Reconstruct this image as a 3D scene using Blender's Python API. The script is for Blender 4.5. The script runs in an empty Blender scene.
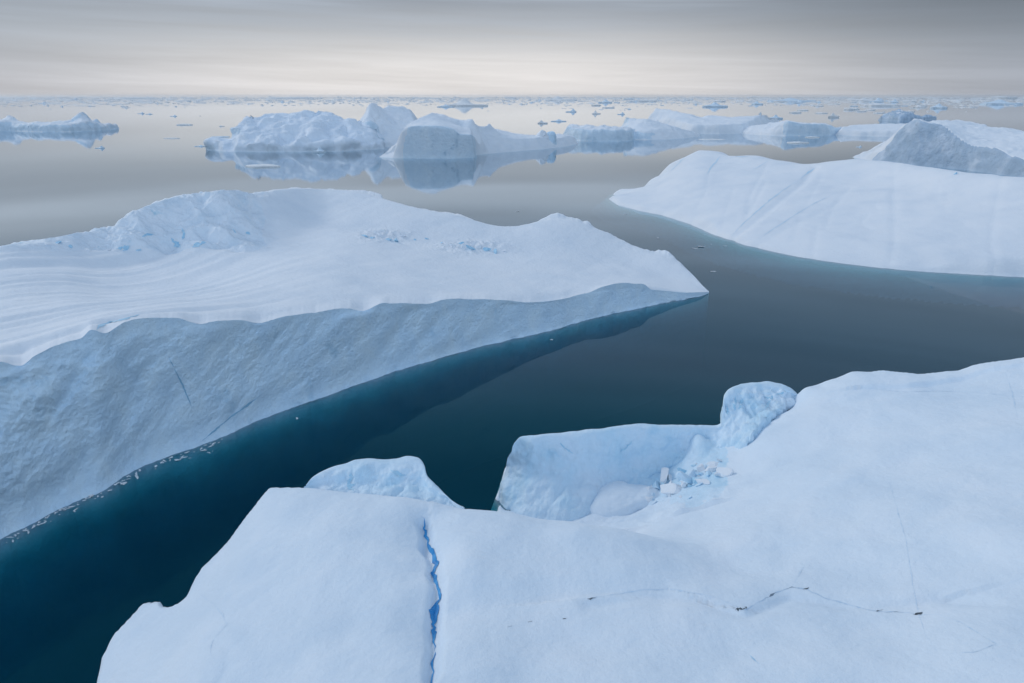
import bpy, math, random
import numpy as np
from mathutils import Vector
from mathutils.bvhtree import BVHTree

random.seed(7)
RNG = np.random.default_rng(11)
SC = bpy.context.scene
COL = SC.collection
H = 60.0                       # drone height over the water (m)
PITCH = math.radians(19.8)
FPX = 1024 * 24.0 / 36.0
CP, SP = math.cos(PITCH), math.sin(PITCH)

# ------------------------------------------------------------------ view geometry
def ray(px, py):
    a = (np.asarray(px, float) - 512.0) / FPX
    b = (341.5 - np.asarray(py, float)) / FPX
    return a, CP + b * SP, -SP + b * CP       # x, y (forward), z

def P(px, py, z=0.0):                         # world point seen at a pixel, at height z
    x, y, w = ray(px, py)
    t = (np.asarray(z, float) - H) / w
    return np.stack([x * t, y * t, H + w * t], -1)

def PY(px, py, Y):                            # world point seen at a pixel, at distance Y
    x, y, w = ray(px, py)
    t = np.asarray(Y, float) / y
    return np.stack([x * t, y * t, H + w * t], -1)

def pix(p):                                   # pixel of a world point
    p = np.asarray(p, float)
    X, Y, Z = p[..., 0], p[..., 1], p[..., 2] - H
    f = Y * CP - Z * SP
    u = Y * SP + Z * CP
    return 512 + FPX * X / f, 341.5 - FPX * u / f

# ------------------------------------------------------------------ noise
def _h(ix, iy, iz, s):
    with np.errstate(over='ignore'):
        n = (ix.astype(np.uint32) * np.uint32(374761393) + iy.astype(np.uint32) * np.uint32(668265263)
             + iz.astype(np.uint32) * np.uint32(2147483647) + np.uint32((s * 974634777) & 0xffffffff))
        n = (n ^ (n >> np.uint32(13))) * np.uint32(1274126177)
        n = n ^ (n >> np.uint32(16))
        n = n * np.uint32(2246822519)
        n = n ^ (n >> np.uint32(15))
    return n

def perlin(p, s=0):
    p = np.asarray(p, float)
    i = np.floor(p).astype(np.int64)
    f = p - i
    w = f * f * f * (f * (f * 6 - 15) + 10)
    r = 0
    for dx in (0, 1):
        for dy in (0, 1):
            for dz in (0, 1):
                n = _h(i[..., 0] + dx, i[..., 1] + dy, i[..., 2] + dz, s)
                g0 = (n & np.uint32(1023)).astype(float) / 511.5 - 1
                g1 = ((n >> np.uint32(10)) & np.uint32(1023)).astype(float) / 511.5 - 1
                g2 = ((n >> np.uint32(20)) & np.uint32(1023)).astype(float) / 511.5 - 1
                d = g0 * (f[..., 0] - dx) + g1 * (f[..., 1] - dy) + g2 * (f[..., 2] - dz)
                k = (w[..., 0] if dx else 1 - w[..., 0]) * (w[..., 1] if dy else 1 - w[..., 1]) * (w[..., 2] if dz else 1 - w[..., 2])
                r = r + d * k
    return r * 1.2

def fbm(p, o=4, s=0, gain=0.5, ridged=False):
    p = np.asarray(p, float)
    a, r, t = 1.0, 0, 0
    for k in range(o):
        n = perlin(p * 2.03 ** k + 17.3 * k, s + k)
        r = r + a * ((1 - 2 * np.abs(n)) if ridged else n)
        t += a
        a *= gain
    return r / t

def sstep(a, b, x):
    t = np.clip((np.asarray(x, float) - a) / (b - a), 0, 1)
    return t * t * (3 - 2 * t)

# ------------------------------------------------------------------ objects
def tag(o, label=None, cat=None, group=None, kind=None):
    if label: o['label'] = label
    if cat: o['category'] = cat
    if group: o['group'] = group
    if kind: o['kind'] = kind
    return o

def empty(name, loc, label, cat, group=None):
    o = bpy.data.objects.new(name, None)
    o.empty_display_size = 2.0
    COL.objects.link(o)
    o.location = loc
    return tag(o, label, cat, group)

def mesh_obj(name, V, F, mats, parent=None, smooth=True, normals=None, fmat=None):
    V = np.asarray(V, float)
    if parent is not None:
        V = V - np.array(parent.location)
    me = bpy.data.meshes.new(name)
    F = np.asarray(F)
    if F.ndim == 2:
        n, k = F.shape
        me.vertices.add(len(V)); me.vertices.foreach_set('co', V.astype(np.float32).ravel())
        me.loops.add(n * k); me.loops.foreach_set('vertex_index', F.astype(np.int32).ravel())
        me.polygons.add(n); me.polygons.foreach_set('loop_start', np.arange(0, n * k, k, dtype=np.int32))
        me.update(calc_edges=True); me.validate()
    else:
        me.from_pydata([tuple(v) for v in V], [], [tuple(f) for f in F])
    me.polygons.foreach_set('use_smooth', [smooth] * len(me.polygons))
    if normals is not None:
        me.normals_split_custom_set_from_vertices([tuple(n) for n in normals])
    for m in (mats if isinstance(mats, (list, tuple)) else [mats]):
        me.materials.append(m)
    if fmat is not None:
        me.polygons.foreach_set('material_index', fmat)
    o = bpy.data.objects.new(name, me)
    COL.objects.link(o)
    if parent is not None:
        o.parent = parent
    return o

def grid_faces(n, m):                          # n rows, m columns
    i = np.arange(n - 1)[:, None] * m + np.arange(m - 1)[None, :]
    return np.stack([i, i + 1, i + m + 1, i + m], -1).reshape(-1, 4)

def vnormals(V, F):
    a = np.cross(V[F[:, 2]] - V[F[:, 0]], V[F[:, 3]] - V[F[:, 1]])
    N = np.zeros_like(V)
    for k in range(4):
        np.add.at(N, F[:, k], a)
    return N / (np.linalg.norm(N, axis=1, keepdims=True) + 1e-12)

def components(F):
    n = F.max() + 1
    lab = np.arange(n)
    while True:
        m = lab[F].min(1)
        new = lab.copy()
        for k in range(F.shape[1]): np.minimum.at(new, F[:, k], m)
        new = new[new]
        if (new == lab).all(): return lab[F[:, 0]]
        lab = new

def split_parts(V, F, lab, spec, parent):
    """one continuous surface cut into the parts it consists of; spec = {id: (name, material)}"""
    N = vnormals(V, F)
    if N[:, 2].mean() < 0:
        F = F[:, ::-1]; N = -N
    fl = lab[F[:, 0]]
    out = {}
    jobs = []
    for k in spec:
        if k == 0: continue
        idx = np.nonzero(fl == k)[0]
        if not len(idx): continue
        u, inv = np.unique(F[idx].ravel(), return_inverse=True)
        c = components(inv.reshape(-1, 4))
        for v, cnt in zip(*np.unique(c, return_counts=True)):
            if cnt < max(60, 0.06 * len(idx)): fl[idx[c == v]] = 0       # too small a patch to be a part
            else: jobs.append((k, idx[c == v]))
    idx = np.nonzero(fl == 0)[0]
    if len(idx):
        u, inv = np.unique(F[idx].ravel(), return_inverse=True)
        c = components(inv.reshape(-1, 4))
        vals, cnt = np.unique(c, return_counts=True)
        host = jobs[0][0] if jobs else 0
        for v, q in zip(vals, cnt):
            if q < 0.02 * len(idx) and jobs:                              # a hole in a part: give it to the part
                kk = max(range(len(jobs)), key=lambda a: len(jobs[a][1]))
                jobs[kk] = (jobs[kk][0], np.concatenate([jobs[kk][1], idx[c == v]]))
            else: jobs.append((0, idx[c == v]))
    for n_, (k, sel) in enumerate(jobs):
        name, mat = spec[k]
        f = F[sel]
        u, inv = np.unique(f.ravel(), return_inverse=True)
        out[n_] = mesh_obj(name, V[u], inv.reshape(-1, 4), mat, parent, normals=N[u])
    return out

# ------------------------------------------------------------------ materials
def new_mat(name):
    m = bpy.data.materials.new(name); m.use_nodes = True
    t = m.node_tree; t.nodes.clear()
    return m, t.nodes, t.links

def ice_mat(name, stops, scale=(0.15, 0.15, 0.15), rough=0.6, bump=0.15, bscale=1.6, blue=None, bluescale=0.05,
            blue_lo=0.58, blue_hi=0.75, fine=None, sss=0.0, bump2=0.0, b2scale=8.0, rot=(0, 0, 0)):
    m, N, L = new_mat(name)
    out = N.new('ShaderNodeOutputMaterial'); bs = N.new('ShaderNodeBsdfPrincipled')
    tc = N.new('ShaderNodeNewGeometry'); mp = N.new('ShaderNodeMapping')
    mp.inputs['Scale'].default_value = scale
    mp.inputs['Rotation'].default_value = rot
    L.new(tc.outputs['Position'], mp.inputs['Vector'])
    n1 = N.new('ShaderNodeTexNoise'); n1.inputs['Scale'].default_value = 1.0
    n1.inputs['Detail'].default_value = 8; n1.inputs['Roughness'].default_value = 0.6
    n1.inputs['Distortion'].default_value = 0.3
    L.new(mp.outputs[0], n1.inputs['Vector'])
    cr = N.new('ShaderNodeValToRGB')
    el = cr.color_ramp.elements
    while len(el) < len(stops): el.new(0.5)
    for e, (p, c) in zip(el, stops):
        e.position = p; e.color = (*c, 1)
    L.new(n1.outputs['Fac'], cr.inputs['Fac'])
    col = cr.outputs['Color']
    if blue is not None:
        n2 = N.new('ShaderNodeTexNoise'); n2.inputs['Scale'].default_value = bluescale
        n2.inputs['Detail'].default_value = 7; n2.inputs['Roughness'].default_value = 0.62
        L.new(tc.outputs['Position'], n2.inputs['Vector'])
        mr = N.new('ShaderNodeMapRange'); mr.interpolation_type = 'SMOOTHSTEP'
        mr.inputs['From Min'].default_value = blue_lo; mr.inputs['From Max'].default_value = blue_hi
        L.new(n2.outputs['Fac'], mr.inputs['Value'])
        mx = N.new('ShaderNodeMix'); mx.data_type = 'RGBA'
        L.new(mr.outputs[0], mx.inputs['Factor']); L.new(col, mx.inputs['A'])
        mx.inputs['B'].default_value = (*blue, 1)
        col = mx.outputs['Result']
    L.new(col, bs.inputs['Base Color'])
    bs.inputs['Roughness'].default_value = rough
    bs.inputs['Specular IOR Level'].default_value = 0.25
    if sss > 0:
        bs.inputs['Subsurface Weight'].default_value = sss
        bs.inputs['Subsurface Radius'].default_value = (0.25, 0.55, 1.0)
        bs.inputs['Subsurface Scale'].default_value = 0.6
    nb = N.new('ShaderNodeTexNoise'); nb.inputs['Scale'].default_value = bscale
    nb.inputs['Detail'].default_value = 9; nb.inputs['Roughness'].default_value = 0.62
    L.new(tc.outputs['Position'], nb.inputs['Vector'])
    bp = N.new('ShaderNodeBump'); bp.inputs['Strength'].default_value = 1.0
    bp.inputs['Distance'].default_value = bump
    L.new(nb.outputs['Fac'], bp.inputs['Height'])
    L.new(bp.outputs['Normal'], bs.inputs['Normal'])
    L.new(bs.outputs[0], out.inputs['Surface'])
    return m

SNOW = ice_mat('snow', [(0.30, (0.78, 0.82, 0.87)), (0.52, (0.86, 0.88, 0.91)), (0.75, (0.90, 0.905, 0.92))],
               (0.06, 0.06, 0.06), 0.75, 0.22, 0.9, sss=0.0)
SNOW_NEAR = ice_mat('wind packed snow', [(0.30, (0.70, 0.795, 0.885)), (0.52, (0.78, 0.855, 0.925)), (0.75, (0.83, 0.88, 0.935))],
                    (0.10, 0.10, 0.10), 0.75, 0.13, 1.5)
CLIFF = ice_mat('cliff ice', [(0.28, (0.60, 0.77, 0.92)), (0.48, (0.685, 0.845, 0.97)), (0.72, (0.775, 0.905, 0.98))],
                (0.2, 0.2, 0.14), 0.6, 0.32, 1.5, blue=(0.48, 0.67, 0.82), bluescale=0.12, blue_lo=0.60, blue_hi=0.74)
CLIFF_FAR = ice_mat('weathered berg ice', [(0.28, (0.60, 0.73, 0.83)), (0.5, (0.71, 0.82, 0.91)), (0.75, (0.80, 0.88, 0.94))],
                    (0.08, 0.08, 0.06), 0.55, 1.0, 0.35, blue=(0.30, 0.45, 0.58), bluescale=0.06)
HUMMOCK = ice_mat('broken ice', [(0.28, (0.70, 0.79, 0.87)), (0.5, (0.81, 0.865, 0.92)), (0.72, (0.87, 0.90, 0.94))],
                  (0.25, 0.25, 0.25), 0.6, 0.5, 0.6, blue=(0.44, 0.68, 0.80), bluescale=0.22, blue_lo=0.64, blue_hi=0.74)
WALL_ICE = ice_mat('blue white ice', [(0.28, (0.54, 0.76, 0.90)), (0.5, (0.68, 0.83, 0.94)), (0.72, (0.76, 0.86, 0.95))],
                   (0.16, 0.16, 0.12), 0.5, 0.25, 1.1, blue=(0.46, 0.70, 0.86), bluescale=0.15, blue_lo=0.55, blue_hi=0.75)
PALE = ice_mat('old bluish snow', [(0.28, (0.70, 0.78, 0.87)), (0.5, (0.80, 0.86, 0.93)), (0.72, (0.87, 0.91, 0.96))], (0.05, 0.05, 0.05), 0.7, 0.8, 0.3)
BLUE = ice_mat('blue ice', [(0.3, (0.30, 0.58, 0.78)), (0.55, (0.50, 0.73, 0.87)), (0.75, (0.72, 0.85, 0.92))],
               (0.6, 0.6, 0.6), 0.4, 0.2, 1.5)
GROOVE = ice_mat('glazed groove ice', [(0.35, (0.52, 0.72, 0.86)), (0.6, (0.72, 0.84, 0.93))], (0.15, 0.15, 0.15), 0.5, 0.2, 1.0)
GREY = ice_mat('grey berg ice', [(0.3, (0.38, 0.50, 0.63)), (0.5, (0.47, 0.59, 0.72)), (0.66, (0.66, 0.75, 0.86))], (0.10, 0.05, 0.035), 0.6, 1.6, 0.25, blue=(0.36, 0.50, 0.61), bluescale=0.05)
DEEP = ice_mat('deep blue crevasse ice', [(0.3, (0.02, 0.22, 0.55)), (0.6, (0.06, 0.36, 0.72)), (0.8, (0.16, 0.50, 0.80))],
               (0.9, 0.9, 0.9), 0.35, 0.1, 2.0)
VEIN = ice_mat('vein ice', [(0.3, (0.24, 0.47, 0.64)), (0.7, (0.38, 0.60, 0.76))], (0.5, 0.5, 0.5), 0.4, 0.1, 2.0)
DIRT = ice_mat('silty crack', [(0.38, (0.20, 0.25, 0.31)), (0.48, (0.56, 0.69, 0.82))], (0.5, 0.5, 0.5), 0.8, 0.05, 3.0)
SOIL = ice_mat('dark silt', [(0.35, (0.05, 0.06, 0.07)), (0.65, (0.16, 0.19, 0.22))], (2, 2, 2), 0.9, 0.05, 4.0)
HAIR = ice_mat('hairline crack', [(0.35, (0.58, 0.72, 0.85)), (0.60, (0.76, 0.85, 0.93))], (1.2, 1.2, 1.2), 0.8, 0.05, 3.0)
FLOE = ice_mat('drift ice', [(0.3, (0.82, 0.82, 0.82)), (0.7, (0.92, 0.90, 0.88))], (0.05, 0.05, 0.05), 0.7, 0.6, 0.3)

# ------------------------------------------------------------------ surface builders
def interp(tab, x, col=1):
    t = np.array(tab, float)
    return np.interp(x, t[:, 0], t[:, col])

def smooth_interp(tab, x, col=1):              # monotone cubic through a table
    t = np.array(tab, float); X, Yv = t[:, 0], t[:, col]
    return pchip(X, Yv, x)

def pchip(X, Y, x):
    h = np.diff(X); d = np.diff(Y) / h
    m = np.zeros_like(Y)
    m[1:-1] = np.where(d[:-1] * d[1:] > 0, 2 * d[:-1] * d[1:] / (d[:-1] + d[1:] + 1e-12), 0)
    m[0], m[-1] = d[0], d[-1]
    i = np.clip(np.searchsorted(X, x) - 1, 0, len(X) - 2)
    t = (x - X[i]) / h[i]
    t2, t3 = t * t, t * t * t
    return ((2 * t3 - 3 * t2 + 1) * Y[i] + (t3 - 2 * t2 + t) * h[i] * m[i]
            + (-2 * t3 + 3 * t2) * Y[i + 1] + (t3 - t2) * h[i] * m[i + 1])

def col_loft(rows, seg):
    """rows: list of (n,3) arrays; cubic across rows (per column), seg[k] samples between row k and k+1"""
    R = np.stack(rows, 0)                       # k, n, 3
    K = len(rows)
    T = np.zeros_like(R)
    for k in range(K):
        if k == 0: T[k] = R[1] - R[0]
        elif k == K - 1: T[k] = R[-1] - R[-2]
        else:
            l0 = np.linalg.norm(R[k] - R[k - 1], axis=-1, keepdims=True) + 1e-6
            l1 = np.linalg.norm(R[k + 1] - R[k], axis=-1, keepdims=True) + 1e-6
            T[k] = ((R[k] - R[k - 1]) / l0 * l1 + (R[k + 1] - R[k]) / l1 * l0) / (l0 + l1)
    out, par = [], []
    for k in range(K - 1):
        L = np.linalg.norm(R[k + 1] - R[k], axis=-1, keepdims=True)
        t0 = T[k] / (1 if k == 0 else 1) ; t1 = T[k + 1]
        a = t0 if k == 0 else t0 * L
        b = t1 if k + 1 == K - 1 else t1 * L
        for s in range(seg[k] + (1 if k == K - 2 else 0)):
            t = s / seg[k]
            out.append((2*t**3 - 3*t**2 + 1) * R[k] + (t**3 - 2*t**2 + t) * a + (-2*t**3 + 3*t**2) * R[k+1] + (t**3 - t**2) * b)
            par.append(k + t)
    return np.stack(out, 0), np.array(par)

def poly_sdf(X, Y, poly, slopes):
    """signed distance inside a closed outline (+ inside), with the slope of the nearest side"""
    best = np.full(X.shape, 1e18); sl = np.zeros(X.shape); ins = np.zeros(X.shape, bool)
    n = len(poly)
    for i in range(n):
        ax, ay = poly[i]; bx, by = poly[(i + 1) % n]
        dx, dy = bx - ax, by - ay
        t = np.clip(((X - ax) * dx + (Y - ay) * dy) / (dx * dx + dy * dy + 1e-12), 0, 1)
        d = (X - ax - t * dx) ** 2 + (Y - ay - t * dy) ** 2
        s = slopes[i] * (1 - t) + slopes[(i + 1) % n] * t
        k = d < best
        best = np.where(k, d, best); sl = np.where(k, s, sl)
        c = ((ay > Y) != (by > Y)) & (X < (bx - ax) * (Y - ay) / (by - ay + 1e-12) + ax)
        ins ^= c
    d = np.sqrt(best)
    return np.where(ins, d, -d), sl

def rbf(C, Z, c):
    C = np.asarray(C, float); Z = np.asarray(Z, float)
    D = np.sqrt(((C[:, None] - C[None]) ** 2).sum(-1) + c * c)
    n = len(C); A = np.zeros((n + 1, n + 1)); A[:n, :n] = -D; A[:n, n] = A[n, :n] = 1
    A[:n, :n] -= np.eye(n) * 1e-3
    w = np.linalg.solve(A, np.append(Z, 0))
    def f(X, Y):
        r = np.full(X.shape, w[n])
        for k in range(n):
            r = r - w[k] * np.sqrt((X - C[k, 0]) ** 2 + (Y - C[k, 1]) ** 2 + c * c)
        return r
    return f

def smin(a, b, k):
    h = np.clip(0.5 + 0.5 * (b - a) / k, 0, 1)
    return b * (1 - h) + a * h - k * h * (1 - h)

def dense(tab, step):
    """more points along a line of control points"""
    t = [np.array(q, float) for q in tab]; out = [t[0]]
    for a, b in zip(t, t[1:]):
        n = max(1, int(round(np.linalg.norm((b - a)[:2]) / step)))
        out += [a + (b - a) * i / n for i in range(1, n + 1)]
    return [tuple(float(v) for v in q) for q in out]

def despeckle(lab, F, n=4):
    """smooth the border between two kinds of surface"""
    x = lab.astype(float)
    for _ in range(n):
        a = np.zeros_like(x); c = np.zeros_like(x)
        m = x[F].mean(1)
        for k in range(4):
            np.add.at(a, F[:, k], m); np.add.at(c, F[:, k], 1)
        x = a / np.maximum(c, 1)
    return (x > 0.5).astype(int)

class Field:
    """a berg as a height field: a top through control points, cut off by its sides"""
    def __init__(s, poly, tops, c=4.0, k=1.5, under=0.8, edge_z=None, wob=(0, 10)):
        s.poly = np.array([p[:2] for p in poly], float); s.sl = np.array([p[2] for p in poly], float)
        C = [(t[0], t[1]) for t in tops]; Z = [t[2] for t in tops]
        if edge_z is not None:
            for p in s.poly:
                C.append(tuple(p)); Z.append(edge_z)
        s.C = C; s.Z = np.array(Z, float); s.c = c
        s.f = rbf(C, Z, c); s.k = k; s.under = under; s.wob = wob; s.extra = None; s.shelf = None
    def h(s, X, Y, seed=0):
        a, l = s.wob
        if a:
            q = np.stack([X / l, Y / l, X * 0 + seed], -1)
            d, sl = poly_sdf(X + a * fbm(q, 4, 3), Y + a * fbm(q, 4, 9), s.poly, s.sl)
        else:
            d, sl = poly_sdf(X, Y, s.poly, s.sl)
        top = s.f(X, Y)
        if s.extra is not None: top = s.extra(X, Y, top, d)
        side = np.where(d > 0, d * sl, d * s.under)
        if s.shelf: side = np.where(d > 0, side, np.where(d > -s.shelf[0], d * s.shelf[1], -s.shelf[0] * s.shelf[1] + (d + s.shelf[0]) * s.under))
        return smin(top, side, s.k), d, sl, top
    def fit(s, sil, n0, res, seed=0, it=3, skip=(-1, -1)):
        """raise or lower the crest points until the skyline runs through them"""
        sil = np.array([q[:2] for q in sil], float)
        for _ in range(it):
            V, F, d, top, _s = s.grid(res, pad=2, zmin=-1, seed=seed)
            u = np.unique(F.ravel()); x, y = pix(V[u])
            Y = V[u][:, 1]
            for i, (px_, py_) in enumerate(sil):
                c = np.array(s.C[n0 + i])
                if skip[0] < px_ < skip[1]: continue
                w = 1.2 + 0.6 * res * FPX / max(c[1], 30)
                m = (np.abs(x - px_) < w) & (np.abs(Y - c[1]) < 0.25 * c[1] + 6)
                if m.any():
                    err = y[m].min() - py_
                    s.Z[n0 + i] += np.clip(0.8 * err * c[1] / FPX, -3, 3)
            s.f = rbf(s.C, s.Z, s.c)
    def grid(s, res, pad=10, zmin=-7, seed=0, bounds=None):
        lo = s.poly.min(0) - pad; hi = s.poly.max(0) + pad
        if bounds: lo = np.maximum(lo, bounds[:2]); hi = np.minimum(hi, bounds[2:])
        nx = int((hi[0] - lo[0]) / res) + 1; ny = int((hi[1] - lo[1]) / res) + 1
        X, Y = np.meshgrid(np.linspace(lo[0], hi[0], nx), np.linspace(lo[1], hi[1], ny))
        z, d, sl, top = s.h(X, Y, seed)
        V = np.stack([X, Y, z], -1).reshape(-1, 3)
        F = grid_faces(ny, nx)
        keep = V[F][:, :, 2].max(1) > zmin
        return V, F[keep], d.ravel(), top.ravel(), (ny, nx)

def compact(V, F, *arrs):
    u, inv = np.unique(F.ravel(), return_inverse=True)
    return (V[u], inv.reshape(-1, F.shape[1])) + tuple(a[u] for a in arrs)

def displace(V, F, amp, scale, o=5, s=0, ridged=False, stretch=(1, 1, 1), gain=0.5):
    N = vnormals(V, F)
    if N[:, 2].mean() < 0: N = -N
    n = fbm(V / (scale * np.array(stretch)), o, s, gain, ridged)
    return V + N * (np.asarray(amp) * n)[:, None]

def bvh_of(objs):
    vs, fs, o0 = [], [], 0
    for o in objs:
        M = np.array(o.parent.location) if o.parent else np.zeros(3)
        co = np.empty(len(o.data.vertices) * 3, np.float32); o.data.vertices.foreach_get('co', co)
        co = co.reshape(-1, 3) + M
        li = np.empty(len(o.data.loops), np.int32); o.data.loops.foreach_get('vertex_index', li)
        vs.append(co); fs.append(li.reshape(-1, 4) + o0); o0 += len(co)
    return BVHTree.FromPolygons(np.concatenate(vs).tolist(), np.concatenate(fs).tolist())

def hit(bvh, px, py):
    d = Vector([float(v) for v in ray(px, py)]).normalized()
    p, n, i, r = bvh.ray_cast(Vector((0, 0, H)), d)
    return p, n

def ribbon(name, bvh, pts, width, mat, parent, jag=0.35, step=2.0, lift=0.02, sink=0.0, seed=1, taper=True):
    """a seam lying in the surface: follows it, with ragged sides and a little depth"""
    r = random.Random(seed)
    pts = [np.array(p, float) for p in pts]
    S = [pts[0]]
    for a, b in zip(pts, pts[1:]):
        n = max(1, int(np.linalg.norm(b - a) / step))
        for i in range(1, n + 1): S.append(a + (b - a) * i / n)
    W = []
    for p in S:
        h, n = hit(bvh, *p)
        if h is not None: W.append((h, n if n.z > -0.2 else -n))
    if len(W) < 3: return None
    V, F = [], []
    m = len(W)
    for i, (h, n) in enumerate(W):
        t = (W[min(i + 1, m - 1)][0] - W[max(i - 1, 0)][0])
        s = t.cross(n)
        if s.length < 1e-6: s = Vector((1, 0, 0))
        s.normalize()
        e = 1.0
        if taper: e = min(1.0, 4.0 * (i + 0.2) / m, 4.0 * (m - 0.8 - i) / m)
        w = width * e * (1 + jag * r.uniform(-1, 1)) * 0.5 * (0.55 + 0.9 * abs(math.sin(0.31 * i + seed * 1.7) * math.cos(0.11 * i + seed)))
        off = s * width * jag * r.uniform(-0.6, 0.6)
        q = h + off
        row = []
        for a, up in ((-1, lift), (0, lift * 1.2 - sink), (1, lift)):
            e_ = q + s * w * a
            hh = bvh.ray_cast(e_ + n * 0.8, -n, 1.6)[0]
            row.append((hh if hh is not None else e_) + n * up)
        V += row
        if i:
            b = 3 * i
            F += [(b - 3, b, b + 1, b - 2), (b - 2, b + 1, b + 2, b - 1)]
    return mesh_obj(name, np.array([tuple(v) for v in V]), np.array(F), mat, parent, smooth=False)

def rock_mesh(seed, sub=3, flat=0.6, rough=0.16, cut=11):
    """an angular lump of ice: a ball planed off by random cuts"""
    import bmesh
    r = np.random.default_rng(seed)
    bm = bmesh.new(); bmesh.ops.create_icosphere(bm, subdivisions=sub, radius=1.0)
    V = np.array([v.co[:] for v in bm.verts]); F = np.array([[v.index for v in f.verts] for f in bm.faces]); bm.free()
    for _ in range(cut):
        n = r.normal(size=3); n /= np.linalg.norm(n); t = r.uniform(0.35, 0.75)
        d = V @ n; V = V - np.where(d > t, d - t, 0)[:, None] * n
    V = V * (1 + rough * fbm(V * 1.3 + seed * 3.1, 3, seed)[:, None])
    V[:, 2] *= flat
    V[:, 0] *= r.uniform(0.9, 1.5)
    return V, F

def block(name, pos, size, seed, mat, parent, flat=0.7, sink=0.25, rz=None):
    r = random.Random(seed)
    V, F = rock_mesh(seed, 3, 1.0)
    V = V * np.array([r.uniform(0.9, 1.6), r.uniform(0.7, 1.1), r.uniform(0.5, 0.9) * flat * 1.2])
    a, b, c = r.uniform(0, 6.28), r.uniform(-0.6, 0.6), r.uniform(-0.6, 0.6)
    Rz = np.array([[math.cos(a), -math.sin(a), 0], [math.sin(a), math.cos(a), 0], [0, 0, 1]])
    Rx = np.array([[1, 0, 0], [0, math.cos(b), -math.sin(b)], [0, math.sin(b), math.cos(b)]])
    Ry = np.array([[math.cos(c), 0, math.sin(c)], [0, 1, 0], [-math.sin(c), 0, math.cos(c)]])
    V = (V * size) @ (Rz @ Rx @ Ry).T + np.array(pos) + np.array([0, 0, size * flat * (0.5 - sink)])
    return mesh_obj(name, V, F, mat, parent, smooth=False)

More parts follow.
